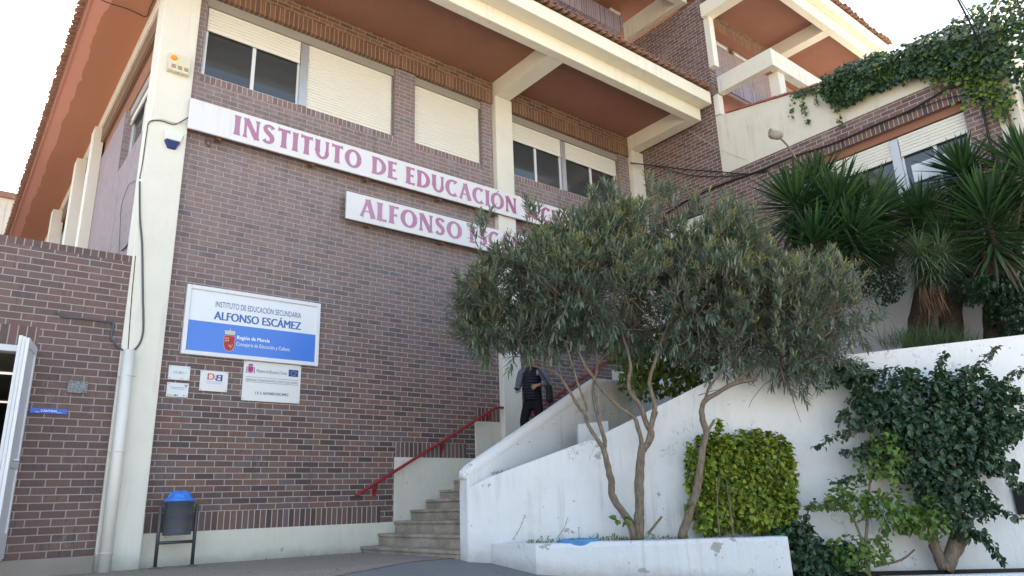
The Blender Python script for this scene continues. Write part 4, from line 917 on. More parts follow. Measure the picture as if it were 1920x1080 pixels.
for i in range(4):
    r0, r1 = .105 - i * .025, .105 - (i + 1) * .025
    for j in range(14):
        f_ = lambda r, j, q_: gc + dr * (r * 1.25 * math.cos(2*PI*j/14)) + u_ * (r * math.sin(2*PI*j/14)) - v_ * (.02 + .055 * (1 - (r / .105) ** 2))
        m_.face([f_(r0, j, 0), f_(r0, j+1, 0), f_(r1, j+1, 0), f_(r1, j, 0)])
m_.build('lamp_glass', flat('lamp_bowl', (.45,.42,.38), .1, .6), t, smooth=True)

# ================= litter bin =================
t = thing('litter_bin', 'grey perforated metal litter bin with a blue liner bag on a two-legged stand', 'litter bin', (2.65, -.33, 0))
k = N('perforated_steel'); sp_ = k.n('ShaderNodeSeparateXYZ'); k.t.links.new(k.coord(), sp_.inputs[0])
an = k.math('MULTIPLY', k.math('ARCTAN2', k.math('SUBTRACT', sp_.outputs[1], -.33), k.math('SUBTRACT', sp_.outputs[0], 2.648)), 50 / (2 * PI))
zz = k.math('MULTIPLY', k.math('SUBTRACT', sp_.outputs[2], .405), 1 / .022)
da = k.math('SUBTRACT', k.math('FRACT', an), .5); dz = k.math('SUBTRACT', k.math('FRACT', zz), .5)
dd = k.math('SQRT', k.math('ADD', k.math('MULTIPLY', da, da), k.math('MULTIPLY', dz, dz))); hole = k.math('LESS_THAN', dd, .24)
rw = k.math('FLOOR', zz); band = k.math('LESS_THAN', k.math('MODULO', k.math('ADD', rw, 7.0), 7.0), 2.9)
k.col((.11,.115,.125), .45, .5, .3)
tr_ = k.n('ShaderNodeBsdfTransparent'); mx = k.n('ShaderNodeMixShader'); k.put(mx.inputs[0], k.math('MULTIPLY', hole, band)); k.t.links.new(k.b.outputs[0], mx.inputs[1]); k.t.links.new(tr_.outputs[0], mx.inputs[2]); k.t.links.new(mx.outputs[0], k.out.inputs[0])
m_ = MB(); m_.lathe((2.648, -.33, 0), [(.168, .39), (.170, .395), (.171, .80), (.178, .805), (.178, .815), (.168, .815)], 40); m_.build('drum', k.m, t, smooth=True)
steel = simple('grey_painted_steel', (.075,.078,.088), .4, .5, .3, var=.15)
m_ = MB(); m_.lathe((2.648, -.33, 0), [(0, .391), (.168, .391)], 30); m_.build('drum_base', steel, t)
k = N('blue_bag_plastic'); k.col(k.mix(k.noise(12, 3), (.03,.17,.60), (.05,.26,.75)), .3, .5); k.bump(k.noise(22, 3, .6, k.coord()), .7, .02)
m_ = MB(); rg = random.Random(2); n_ = 40
prof = [(.163, .42), (.165, .80), (.186, .795), (.189, .815), (.182, .83), (.155, .836), (.135, .85), (.13, .88), (.105, .905), (.06, .925), (.0, .93)]
i0 = 0
for r, z in prof:
    for j in range(n_):
        a_ = 2*PI*j/n_; f_ = 1 + (.07 * math.sin(3*a_ + 1) + .05 * math.sin(7*a_)) * (1 if z > .84 else .15)
        m_.v.append((2.648 + r*f_*math.cos(a_), -.33 + r*f_*math.sin(a_), z + (.012*math.sin(5*a_) if z > .83 and r > .02 else 0)))
for i in range(len(prof) - 1):
    for j in range(n_): m_.f.append((i*n_+j, i*n_+(j+1)%n_, (i+1)*n_+(j+1)%n_, (i+1)*n_+j)); m_.m.append(0)
m_.build('liner_bag', k.m, t, smooth=True)
for x in (2.433, 2.868):
    m_ = MB(); m_.tube([(x, -.33, .0), (x, -.33, .755), (x, -.33, .762)], [.022, .022, .012], 14); m_.build('post', steel, t, smooth=True)
    m_ = MB(); m_.lathe((x, -.33, .004), [(.075, 0), (.06, .012), (.03, .022), (.02, .025)], 18); m_.build('foot', simple('cement_collar', (.13,.12,.12), .9, .2), t, smooth=True)
    sg = 1 if x < 2.6 else -1
    for z in (.68, .45):
        m_ = MB(); m_.tube([(x, -.33, z), (x + sg * .055, -.33, z)], .010, 8); m_.build('pivot', steel, t)
m_ = MB(); m_.tube([(2.45, -.33, .305), (2.85, -.33, .305)], .020, 12); m_.build('crossbar', steel, t, smooth=True)

# ================= vegetation =================
bark = N('bark'); c1 = bark.ramp(bark.noise(1, 5, .7, bark.coord((40, 40, 9))), [(.3, (.10,.075,.055)), (.55, (.22,.17,.13)), (.8, (.33,.27,.21))]); bark.col(c1, .9, .15); bark.bump(bark.noise(1, 5, .7, bark.coord((60, 60, 12))), 1, .01); M['bark'] = bark.m
bark = N('dark_bark'); bark.col(bark.ramp(bark.noise(1, 5, .7, bark.coord((30, 30, 30))), [(.3, (.035,.028,.024)), (.8, (.13,.10,.08))]), .95, .1); bark.bump(bark.noise(1, 4, .7, bark.coord((25, 25, 60))), 1, .03); M['dbark'] = bark.m
M['ole'] = leafmat('oleander_leaf', [(.065,.105,.080), (.095,.145,.112), (.13,.18,.145), (.16,.21,.17), (.20,.23,.13), (.09,.135,.105), (.065,.10,.08), (.20,.25,.20), (.10,.14,.10)], .30, .18, .75)
M['ole_stalk'] = leafmat('oleander_stalk', [(.24,.24,.08), (.32,.30,.10), (.18,.17,.07), (.20,.10,.05)], .6, .2)
M['ole_pod'] = leafmat('seed_pod', [(.30,.17,.07), (.42,.27,.13), (.20,.10,.05)], .7, .1)
M['lime'] = leafmat('lime_leaf', [(.04,.08,.018), (.10,.17,.025), (.18,.26,.03), (.28,.36,.045), (.36,.40,.06), (.12,.19,.03), (.22,.30,.04), (.16,.12,.04)], .42, .28, .4)
M['darkleaf'] = leafmat('dark_leaf', [(.018,.045,.024), (.028,.065,.034), (.042,.088,.045), (.06,.115,.055), (.024,.055,.03)], .36, .15, .5)
M['midleaf'] = leafmat('mid_leaf', [(.07,.14,.035), (.11,.19,.045), (.17,.26,.05), (.06,.12,.04)], .42, .28, .4)
M['ivy'] = leafmat('ivy_leaf', [(.018,.045,.024), (.028,.065,.03), (.045,.09,.035), (.06,.12,.04), (.03,.06,.03)], .35, .2, .5)
M['ivy_new'] = leafmat('young_ivy_leaf', [(.14,.22,.04), (.20,.28,.05), (.08,.16,.035)], .42, .3, .4)
M['yucca'] = leafmat('yucca_blade', [(.018,.050,.025), (.028,.075,.033), (.044,.105,.042), (.07,.15,.05), (.024,.06,.03)], .3, .18, .5)
M['yucca_dry'] = leafmat('dry_blade', [(.06,.055,.04), (.10,.085,.06), (.045,.05,.035)], .7, .1, .2)
M['drac'] = leafmat('grey_green_blade', [(.07,.12,.06), (.10,.155,.08), (.13,.185,.10), (.05,.09,.05)], .4, .2, .5)
M['rust_blade'] = leafmat('brown_skirt_blade', [(.11,.06,.035), (.17,.095,.055), (.07,.045,.03)], .8, .1, .2)
M['grass'] = leafmat('grass_blade', [(.05,.10,.04), (.08,.14,.06), (.11,.16,.07)], .5, .3, .3)

def rnd_dir(r):
    z = r.uniform(-1, 1); a = r.uniform(0, 2 * PI); s_ = math.sqrt(1 - z * z); return Vector((s_ * math.cos(a), s_ * math.sin(a), z))
def blade(mb, p, d, L, w_, droop=.3, fold=.25, m=0, seg=2, side=None):
    """long narrow leaf from p along d, hanging down by droop"""
    s_ = d.cross(Vector((0, 0, 1))) if side is None else side
    s_ = s_.normalized() if s_.length > 1e-4 else Vector((1, 0, 0)); up = s_.cross(d).normalized()
    pts = [p]; dd = d.copy(); q_ = p.copy()
    for i in range(seg):
        q_ = q_ + dd * (L / seg); pts.append(q_.copy()); dd = (dd + Vector((0, 0, -1)) * droop / seg).normalized()
    i0 = len(mb.v); mb.v.append(tuple(pts[0]))
    for i in range(1, seg):
        hw = w_ * .5 * math.sin(PI * (.18 + .82 * i / seg)) ** .8
        c_ = pts[i]; mb.v += [tuple(c_ - s_ * hw + up * hw * fold), tuple(c_), tuple(c_ + s_ * hw + up * hw * fold)]
    mb.v.append(tuple(pts[-1]))
    a = i0 + 1
    mb.f += [(i0, a + 1, a), (i0, a + 2, a + 1)]; mb.m += [m, m]
    for i in range(seg - 2):
        b = a + 3; mb.f += [(a, a + 1, b + 1, b), (a + 1, a + 2, b + 2, b + 1)]; mb.m += [m, m]; a = b
    t_ = len(mb.v) - 1; mb.f += [(a, a + 1, t_), (a + 1, a + 2, t_)]; mb.m += [m, m]
def broad(mb, p, d, n_, L, m=0, wide=.75):
    """pointed oval leaf folded along its midrib"""
    s_ = d.cross(n_); s_ = s_.normalized() if s_.length > 1e-4 else Vector((1, 0, 0)); up = s_.cross(d).normalized(); i = len(mb.v); W = L * wide * .5
    for a, b, c_ in ((0, 0, 0), (.25, -1, .18), (.3, 0, 0), (.25, 1, .18), (.62, -.8, .1), (.65, 0, -.04), (.62, .8, .1), (1, 0, -.16)):
        mb.v.append(tuple(p + d * (a * L) + s_ * (b * W) + up * (c_ * L)))
    mb.f += [(i, i+2, i+1), (i, i+3, i+2), (i+1, i+2, i+5, i+4), (i+2, i+3, i+6, i+5), (i+4, i+5, i+7), (i+5, i+6, i+7)]; mb.m += [m] * 6
def blob_pt(bl, r, shell=.35):
    px, py, rx, ry, d, rd = bl; c_ = at(px, py, d); s_ = d / FPX; v = rnd_dir(r); k_ = r.random() ** shell
    right = Vector((HV.y, -HV.x, 0)); off_ = right * (v.x * rx * s_) + Vector((0, 0, v.z * ry * s_ * 1.02)) + HV * (v.y * rd)
    return c_ + off_ * k_, (right * v.x + Vector((0, 0, v.z)) + HV * v.y).normalized()
def stems(mb, paths, n=9):
    for pts, r0, r1 in paths:
        P = smooth_path([at(*p) if len(p) == 3 else p for p in pts], 4); k_ = len(P); rg_ = random.Random(int(pts[0][0] * 7 + pts[-1][1]))
        P = [p + Vector((rg_.uniform(-1, 1), rg_.uniform(-1, 1), 0)) * min(r0, .03) * .18 for p in P]
        mb.tube(P, [(r0 + (r1 - r0) * i / (k_ - 1)) * rg_.uniform(.93, 1.09) for i in range(k_)], n)

def oleander(label, blobs, stem_paths, ntw, seed, base, group, shoots=(), sprays=()):
    r = random.Random(seed); t = thing('oleander_tree', label, 'tree', tuple(at(*base)), group)
    tk = MB(); stems(tk, stem_paths); tk.build('trunk', M['bark'], t, smooth=True)
    lf = MB(); tw = MB(); fl = MB(); pod = MB()
    wts = [b[2] * b[3] for b in blobs]; jobs = []
    while len(jobs) < ntw:
        j_ = blob_pt(r.choices(blobs, wts)[0], r)
        if noise.noise(j_[0] * 1.8 + Vector((seed, 0, 0))) < .10: jobs.append(j_)
    for _ in range(ntw // 16):         # bare curving branchlets showing among the leaves
        p, o_ = blob_pt(r.choices(blobs, wts)[0], r, .6); d = (o_ + rnd_dir(r) + Vector((0, 0, .4))).normalized(); P = [p]; kk_ = rnd_dir(r) * .5
        for _ in range(5): P.append(P[-1] + d * .11); d = (d + kk_ * .4 + rnd_dir(r) * .25).normalized()
        tw.tube(smooth_path(P, 3), [.007 - .004 * i / 15 for i in range(16)], 5)
    for sx_, sy_, d_ in shoots:
        for q_ in range(7): jobs.append((at(sx_ + r.uniform(-9, 9), sy_ + r.uniform(-4, 26), d_ + r.uniform(-.15, .15)), Vector((r.uniform(-.2, .2), r.uniform(-.2, .2), 1.2))))
    for sx_, sy_, d_, n2_ in sprays:   # low drooping sprays
        for q_ in range(n2_): jobs.append((at(sx_ + r.gauss(0, 16), sy_ - (24 if sx_ < 1300 else 14) + r.gauss(0, 8), d_ + r.uniform(-.25, .25)), (Vector((0, 0, -.7)) + rnd_dir(r) * .7).normalized()))
    for p, o_ in jobs:
        hang = o_.z < -.5 and r.random() < .4
        dr = (o_ * .9 + Vector((0, 0, .8 if not hang else -.15)) + rnd_dir(r) * .55).normalized(); L = r.uniform(.18, .40)
        n_ = int(L / .05); bend = rnd_dir(r) * .25; q_ = p.copy(); path_ = [q_.copy()]
        a0 = r.uniform(0, 6.28)
        for j in range(n_):
            dr = (dr + bend * .12).normalized(); q_ = q_ + dr * .05; path_.append(q_.copy())
            if j < n_ * .15: continue
            u_ = dr.orthogonal().normalized(); v_ = dr.cross(u_)
            for k_ in range(3):
                an_ = a0 + j * 1.05 + k_ * 2.09 + r.uniform(-.3, .3); sp_ = .95 - .55 * j / n_ + r.uniform(-.15, .15)
                ld = (dr * math.cos(sp_) + (u_ * math.cos(an_) + v_ * math.sin(an_)) * math.sin(sp_)).normalized()
                blade(lf, q_, ld, r.uniform(.10, .165), r.uniform(.020, .031), r.uniform(-.1, .35) + (.4 if hang else 0), .3, 0, 3)
        tw.tube(path_[::3] if len(path_) > 4 else path_, .0035, 3, cap=False)
        if o_.z > -.2 and r.random() < .6 and not hang:
            for k_ in range(r.randint(3, 6)):
                e1 = q_ + (dr + rnd_dir(r) * .7).normalized() * r.uniform(.04, .12); fl.tube([q_, e1], .0036, 3, cap=False)
                for q2 in range(2):
                    fl.tube([e1, e1 + (dr + rnd_dir(r) * 1.0).normalized() * r.uniform(.02, .07)], .0032, 3, cap=False)
        if r.random() < .018:
            blade(pod, q_ if True else q_, (dr + rnd_dir(r)).normalized(), .11, .028, .6, .6, 0, 3)
    i0_ = len(lf.v); lf.v += pod.v; lf.f += [tuple(i + i0_ for i in f) for f in pod.f]; lf.m += [1] * len(pod.f); lf.build('foliage', [M['ole'], M['ole_pod']], t); tw.build('twigs', M['bark'], t); fl.build('flower_stalks', M['ole_stalk'], t)
    return t
oleander('wide oleander tree with forked double trunk in the planter, covering the end of the signs', [
    (918, 548, 52, 55, 9.3, .5), (955, 590, 62, 52, 9.25, .5), (1015, 510, 70, 40, 9.3, .55), (1100, 475, 84, 54, 9.2, .6), (1065, 550, 95, 68, 9.0, .65),
    (1195, 465, 84, 56, 9.3, .65), (1290, 470, 84, 56, 9.3, .65), (1180, 548, 105, 72, 8.95, .7), (1295, 560, 100, 76, 8.95, .7), (930, 635, 48, 34, 9.3, .35), (975, 655, 48, 26, 9.25, .3), (1010, 668, 34, 18, 9.2, .2), (1120, 600, 80, 40, 9.35, .5), (1235, 612, 70, 34, 9.3, .5), (1370, 470, 42, 56, 9.3, .5), (1035, 610, 55, 26, 9.3, .35)],
    [([(1189, 1012, 9.18), (1183, 984, 9.18), (1166, 958, 9.17), (1149, 932, 9.15), (1146, 904, 9.14), (1140, 875, 9.13), (1132, 840, 9.12)], .052, .036),
     ([(1132, 842, 9.12), (1117, 820, 9.11), (1103, 797, 9.1), (1097, 777, 9.1), (1083, 760, 9.1), (1063, 726, 9.1), (1045, 700, 9.1), (1010, 688, 9.15), (978, 684, 9.2)], .028, .012),
     ([(1132, 842, 9.12), (1134, 826, 9.15), (1123, 789, 9.15), (1115, 757, 9.17), (1112, 726, 9.2), (1120, 680, 9.25), (1105, 620, 9.3), (1070, 560, 9.3)], .030, .012),
     ([(1101, 771, 9.1), (1097, 754, 9.07), (1086, 726, 9.03), (1075, 690, 9.0), (1060, 640, 9.0)], .017, .01),
     ([(1197, 1014, 9.17), (1198, 975, 9.17), (1199, 950, 9.16), (1199, 892, 9.15), (1203, 850, 9.14), (1205, 835, 9.14)], .066, .046),
     ([(1205, 845, 9.14), (1200, 815, 9.13), (1189, 783, 9.12), (1166, 766, 9.1), (1140, 743, 9.08), (1123, 723, 9.05), (1100, 690, 9.0), (1076, 650, 9.0), (1040, 632, 9.0), (1010, 626, 9.0)], .030, .012),
     ([(1205, 845, 9.14), (1222, 817, 9.14), (1212, 794, 9.14), (1200, 760, 9.14), (1183, 737, 9.14), (1178, 716, 9.14), (1182, 680, 9.15), (1165, 620, 9.2), (1150, 560, 9.2)], .042, .014),
     ([(1214, 832, 9.13), (1224, 789, 9.11), (1227, 757, 9.1), (1221, 734, 9.1), (1218, 716, 9.1), (1226, 685, 9.1), (1240, 640, 9.1), (1262, 590, 9.1), (1280, 520, 9.1)], .034, .014),
     ([(1222, 800, 9.12), (1230, 780, 9.1), (1233, 772, 9.1)], .014, .01), ([(1215, 1000, 9.15), (1228, 985, 9.1), (1241, 968, 9.08)], .018, .014), ([(1140, 880, 9.12), (1136, 868, 9.1)], .02, .015),
     ([(1120, 680, 9.25), (1160, 640, 9.3), (1200, 600, 9.3)], .014, .008), ([(1240, 640, 9.1), (1300, 600, 9.1), (1340, 540, 9.1)], .016, .008), ([(1060, 640, 9.0), (1000, 590, 9.1), (950, 540, 9.2)], .012, .006)],
    2900, 11, (1195, 1010, 9.17), 'oleander trees in the planter',
    [(995, 412, 9.2), (900, 440, 9.2), (1120, 385, 9.2), (1150, 372, 9.3), (1228, 372, 9.3), (1262, 380, 9.3), (1310, 392, 9.2), (1375, 395, 9.2)],
    [(945, 655, 9.2, 22), (978, 662, 9.1, 26), (1005, 662, 9.1, 18), (1030, 655, 9.1, 10), (990, 640, 9.1, 26), (925, 640, 9.25, 22), (1015, 642, 9.1, 20), (960, 625, 9.2, 22), (900, 610, 9.3, 20), (885, 570, 9.3, 16), (1060, 640, 9.1, 18), (1100, 640, 9.3, 16), (1150, 640, 9.4, 14), (1075, 600, 9.2, 18)])
oleander('smaller oleander with one leaning trunk, spreading right in front of the retaining wall', [
    (1420, 585, 85, 78, 9.05, .6), (1520, 595, 78, 72, 9.15, .55), (1568, 590, 42, 46, 9.2, .4), (1480, 655, 85, 34, 9.1, .4), (1400, 520, 45, 50, 9.2, .5), (1350, 640, 60, 40, 9.15, .4), (1450, 690, 55, 30, 9.0, .3)],
    [([(1278, 1010, 9.12), (1290, 970, 9.06), (1307, 921, 9.01), (1313, 881, 8.99), (1318, 840, 9.0), (1324, 812, 9.02), (1316, 780, 9.05), (1320, 754, 9.08), (1344, 737, 9.08), (1379, 718, 9.05), (1420, 711, 9.02)], .052, .024),
     ([(1376, 720, 9.05), (1410, 690, 9.0), (1455, 670, 9.0), (1500, 662, 9.0), (1560, 620, 9.05)], .022, .01), ([(1324, 815, 9.02), (1335, 795, 9.02), (1340, 787, 9.02)], .020, .014),
     ([(1322, 752, 9.1), (1330, 725, 9.12), (1352, 700, 9.15), (1385, 660, 9.15), (1420, 600, 9.1)], .020, .008), ([(1310, 741, 9.05), (1340, 732, 9.05), (1350, 731, 9.05)], .006, .004), ([(1455, 670, 9.0), (1480, 620, 9.1), (1510, 560, 9.15)], .014, .006)],
    1150, 23, (1278, 1010, 9.12), 'oleander trees in the planter', [(1560, 492, 9.1), (1515, 505, 9.1), (1470, 520, 9.1), (1590, 525, 9.15), (1605, 565, 9.2)], [(1530, 690, 8.95, 14), (1548, 706, 8.95, 12), (1500, 690, 8.95, 14), (1572, 682, 9.0, 12), (1480, 680, 9.0, 12), (1605, 605, 9.1, 14), (1600, 640, 9.1, 14), (1615, 575, 9.1, 10), (1440, 680, 9.05, 12), (1400, 670, 9.1, 12), (1560, 640, 9.1, 14)])

def shrub(name, label, cat, blobs, n_, size, mat, seed, base, twpaths=(), sprays=(), mat2=None, stemr=.03, group=None, box=False, droop=.35, gap=0, var=(.65, 1.25)):
    r = random.Random(seed); t = thing(name, label, cat, tuple(at(*base)), group); lf = MB()
    wts = [b[2] * b[3] for b in blobs]
    for _ in range(n_):
        bl = r.choices(blobs, wts)[0]
        p, o_ = blob_pt(bl, r, .30)
        if box:
            px, py, rx, ry, d, rd = bl; s_ = d / FPX; right = Vector((HV.y, -HV.x, 0))
            a, b, c_ = (r.uniform(-1, 1) for _ in range(3)); f_ = max(abs(a), abs(b), abs(c_)) or 1; k_ = r.random() ** .30
            a, b, c_ = a / f_ * k_, b / f_ * k_, c_ / f_ * k_; sh = (abs(a)**3.4 + abs(b)**3.4 + abs(c_)**3.4) ** (1 / 3.4); a, b, c_ = (q_ * (.45 + .55 / max(sh, .6) * max(k_, .6)) for q_ in (a, b, c_))
            ju = 1 + .30 * noise.noise(Vector((a * 3, b * 3, c_ * 3)) + Vector((seed, 0, 0)))
            p = at(px, py, d) + (right * (a * rx * s_) + Vector((0, 0, b * ry * s_)) + HV * (c_ * rd)) * ju; o_ = (right * a + Vector((0, 0, b)) + HV * c_).normalized()
        if gap and noise.noise(p * 2.6 + Vector((seed, 3, 0))) > gap: continue
        d = (o_ * .7 + rnd_dir(r) * .8 + Vector((0, 0, -droop))).normalized()
        broad(lf, p, d, (o_ + Vector((0, 0, .6)) + rnd_dir(r) * .4), size * r.uniform(*var), 0)
    tw = MB()
    for pts, w_, den in sprays:
        P = smooth_path([at(*p) for p in pts], 8); tw.tube(P, [.009 - .006 * i / (len(P)-1) for i in range(len(P))], 5)
        for i in range(len(P) - 1):
            f_ = 1 - .6 * i / len(P)
            for _ in range(int(den * f_) + 1):
                p = P[i].lerp(P[i+1], r.random()) + rnd_dir(r) * w_ * f_ * r.random()
                broad(lf, p, (rnd_dir(r) * .8 + (P[i+1] - P[i]).normalized() * .3 + Vector((0, 0, -.55))).normalized(), Vector((0, 0, 1)) + rnd_dir(r) * .5, size * r.uniform(.6, 1.1), 0)
    lf.build('foliage', mat, t)
    if twpaths: stems(tw, twpaths)
    if tw.f: tw.build('stems', M['bark'], t, smooth=True)
    return t
shrub('lime_hedge', 'clipped box-shaped shrub with bright yellow-green leaves behind the planter kerb', 'shrub', [(1385, 905, 78, 80, 9.27, .15), (1335, 858, 42, 42, 9.26, .13), (1432, 850, 52, 42, 9.24, .15), (1340, 955, 46, 44, 9.26, .13), (1435, 945, 54, 52, 9.24, .16), (1312, 890, 26, 46, 9.27, .11), (1470, 890, 22, 44, 9.26, .12), (1388, 838, 50, 28, 9.26, .14), (1478, 950, 16, 30, 9.26, .1)], 8200, .066, M['lime'], 4, (1388, 1010, 9.15),
      [([(1375, 1010, 9.15), (1370, 960, 9.13), (1362, 900, 9.13)], .014, .010), ([(1350, 1008, 9.15), (1345, 940, 9.14), (1352, 870, 9.2)], .012, .01)],
      [([(1345, 815, 9.1), (1348, 800, 9.1), (1350, 788, 9.1)], .06, 7), ([(1300, 860, 9.1), (1292, 830, 9.1)], .07, 7), ([(1310, 940, 9.05), (1285, 950, 9.0)], .07, 7)], var=(.55, 1.35))
shrub('dark_bush', 'shadowy broad-leaved green bush filling the gap behind the oleander trunks', 'shrub', [(1265, 675, 80, 70, 10.6, .5), (1200, 700, 40, 50, 10.8, .4), (1320, 640, 60, 50, 10.5, .4), (1180, 640, 60, 50, 11.2, .4)], 2600, .085, M['midleaf'], 14, (1265, 760, 10.7),
      [([(1270, 760, 10.7), (1260, 700, 10.7), (1240, 640, 10.7)], .03, .015)])
shrub('big_shrub', 'large dark green climbing shrub with thick pale trunks against the retaining wall', 'shrub',
      [(1740, 770, 105, 75, 9.05, .26), (1780, 830, 90, 90, 9.05, .26), (1720, 850, 70, 70, 9.1, .2), (1820, 760, 70, 75, 9.1, .22), (1660, 715, 70, 26, 9.15, .15), (1790, 930, 70, 75, 9.05, .2), (1860, 830, 50, 60, 9.15, .15), (1640, 770, 45, 28, 9.1, .15), (1615, 780, 50, 22, 9.12, .12), (1650, 745, 62, 26, 9.1, .14), (1600, 702, 46, 16, 9.15, .12), (1890, 770, 30, 60, 9.15, .12), (1650, 850, 40, 24, 9.1, .12)],
      9200, .078, M['darkleaf'], 31, (1775, 1062, 9.2),
      [([(1772, 1068, 9.2), (1788, 1030, 9.18), (1796, 980, 9.15), (1786, 940, 9.12), (1785, 880, 9.1), (1770, 800, 9.1)], .085, .03), ([(1770, 1064, 9.2), (1758, 1040, 9.2), (1748, 1005, 9.2), (1752, 960, 9.15), (1740, 900, 9.1)], .075, .03), ([(1776, 1062, 9.22), (1800, 1030, 9.22), (1812, 1010, 9.2)], .05, .035)],
      [([(1700, 745, 9.0), (1640, 790, 8.95), (1580, 815, 9.0), (1528, 838, 9.05)], .13, 9), ([(1690, 830, 9.0), (1620, 845, 9.0), (1578, 848, 9.05)], .12, 8), ([(1680, 870, 9.0), (1610, 895, 9.0), (1560, 905, 9.05)], .12, 8), ([(1650, 700, 9.0), (1590, 700, 9.0), (1535, 728, 9.0)], .14, 9),
       ([(1760, 720, 9.0), (1762, 690, 9.0), (1772, 662, 9.0)], .10, 8), ([(1810, 710, 9.0), (1838, 680, 9.0), (1868, 648, 9.0)], .11, 7), ([(1850, 740, 9.05), (1890, 705, 9.05), (1925, 690, 9.05)], .12, 7), ([(1870, 800, 9.1), (1925, 790, 9.1)], .15, 9),
       ([(1860, 860, 9.1), (1900, 900, 9.1), (1920, 915, 9.1)], .12, 9), ([(1820, 930, 9.0), (1870, 955, 9.0), (1912, 972, 9.0)], .10, 8), ([(1810, 990, 9.0), (1850, 1015, 9.0), (1878, 1055, 9.0)], .11, 8), ([(1860, 740, 9.1), (1925, 745, 9.1)], .13, 9)], gap=.27, var=(.5, 1.4))
shrub('young_shrub', 'smaller loose shrub with fresh light green leaves in front of the big dark one', 'shrub',
      [(1650, 880, 42, 34, 8.95, .15), (1600, 945, 50, 36, 8.95, .15), (1680, 955, 62, 40, 8.95, .18), (1740, 970, 50, 36, 8.95, .15), (1615, 1030, 55, 34, 8.95, .15), (1665, 840, 28, 30, 8.95, .12)], 1300, .075, M['midleaf'], 41, (1625, 1075, 9.0),
      [([(1632, 1082, 9.0), (1620, 1040, 9.0), (1612, 1000, 9.0), (1590, 960, 8.97), (1545, 925, 8.95)], .022, .008), ([(1620, 1040, 9.0), (1626, 980, 9.0), (1632, 900, 8.98), (1650, 850, 8.95)], .020, .008), ([(1640, 1062, 9.05), (1690, 1050, 9.05), (1715, 1030, 9.0)], .016, .01)],
      [([(1580, 950, 8.95), (1550, 945, 8.9), (1520, 952, 8.9)], .08, 6), ([(1640, 890, 8.95), (1680, 860, 8.9), (1700, 858, 8.9)], .08, 6)], gap=.25)
shrub('ground_ivy', 'low dark ivy tumbling between the planter end and the light shrub', 'ivy', [(1500, 1030, 38, 45, 9.15, .2), (1530, 1055, 40, 28, 9.1, .2), (1575, 1050, 35, 30, 9.15, .15), (1470, 1000, 50, 16, 9.25, .12)], 1500, .075, M['darkleaf'], 43, (1510, 1070, 9.2),
      (), [([(1495, 1000, 9.1), (1510, 970, 9.1), (1525, 940, 9.15)], .07, 6)])
shrub('shaded_shrub', 'small-leaved dark shrub beneath the first yucca', 'shrub', [(1655, 520, 38, 55, 11.4, .4), (1640, 470, 40, 35, 11.4, .3)], 1600, .055, M['darkleaf'], 51, (1655, 640, 11.4))

# rosette shrub (leathery whorls)
def whorl_shrub(label, blobs, n_, seed, base):
    r = random.Random(seed); t = thing('rosette_shrub', label, 'shrub', tuple(at(*base))); lf = MB()
    wts = [b[2] * b[3] for b in blobs]
    for _ in range(n_):
        p, o_ = blob_pt(r.choices(blobs, wts)[0], r, .3); ax_ = (o_ + Vector((0, 0, .5)) + rnd_dir(r) * .3).normalized(); u_ = ax_.orthogonal().normalized(); v_ = ax_.cross(u_)
        for k_ in range(9):
            an_ = k_ * 2.4; s_ = .9 + r.uniform(-.2, .3); blade(lf, p, (ax_ * math.cos(s_) + (u_ * math.cos(an_) + v_ * math.sin(an_)) * math.sin(s_)).normalized(), r.uniform(.06, .095), .030, .3, .2, 0, 3)
    lf.build('foliage', M['darkleaf'], t); tk = MB(); stems(tk, [([(1858, 640, 10.5), (1860, 600, 10.4), (1862, 560, 10.3)], .05, .03)]); tk.build('stems', M['dbark'], t, smooth=True)
whorl_shrub('dark blue-green shrub with leathery leaf rosettes on the retaining wall at right', [(1862, 548, 66, 30, 10.2, .35), (1895, 602, 40, 26, 10.2, .3), (1905, 560, 30, 30, 10.3, .3)], 520, 61, (1862, 640, 10.3))

def yucca(label, heads, trunks, seed, base, n_=130, L=.72, W=.052):
    r = random.Random(seed); t = thing('yucca', label, 'yucca', tuple(at(*base)), 'yuccas on the raised bed'); lf = MB(); dry = MB()
    for px, py, d, ln, sc_, lean in heads:
        c_ = at(px, py, d); axis = Vector((lean, -lean * .3, 1)).normalized(); u_ = axis.orthogonal().normalized(); v_ = axis.cross(u_)
        k_n = int(n_ * sc_ * (1 + ln * .6))
        for i in range(k_n):
            f_ = i / k_n; an_ = i * 2.39996 + r.uniform(-.2, .2); th = .08 + 2.35 * f_ ** .72 + r.uniform(-.1, .1)
            p = c_ - axis * (ln * f_ ** 1.1) + (u_ * math.cos(an_) + v_ * math.sin(an_)) * .035
            d_ = (axis * math.cos(th) + (u_ * math.cos(an_) + v_ * math.sin(an_)) * math.sin(th)).normalized()
            isd = f_ > .86 and r.random() < .55
            side = axis.cross(d_).normalized()
            blade(dry if isd else lf, p, d_, L * sc_ * r.uniform(.75, 1.1) * (.62 + .38 * min(1, f_ * 5)), W * r.uniform(.85, 1.1), (.04 + .3 * f_ if not isd else 1.4) * r.uniform(.4, 1.5), .5, 0, 4, side)
    lf.build('blades', M['yucca'], t); dry.build('dry_blades', M['yucca_dry'], t)
    tk = MB(); stems(tk, trunks, 12)
    for px, py, d, ln, sc_, lean in heads:
        c_ = at(px, py, d); axis = Vector((lean, -lean * .3, 1)).normalized(); tk.tube([c_ - axis * .02, c_ - axis * (ln + .1)], [.03, .045], 8)
    tk.build('trunk', M['dbark'], t, smooth=True); return t
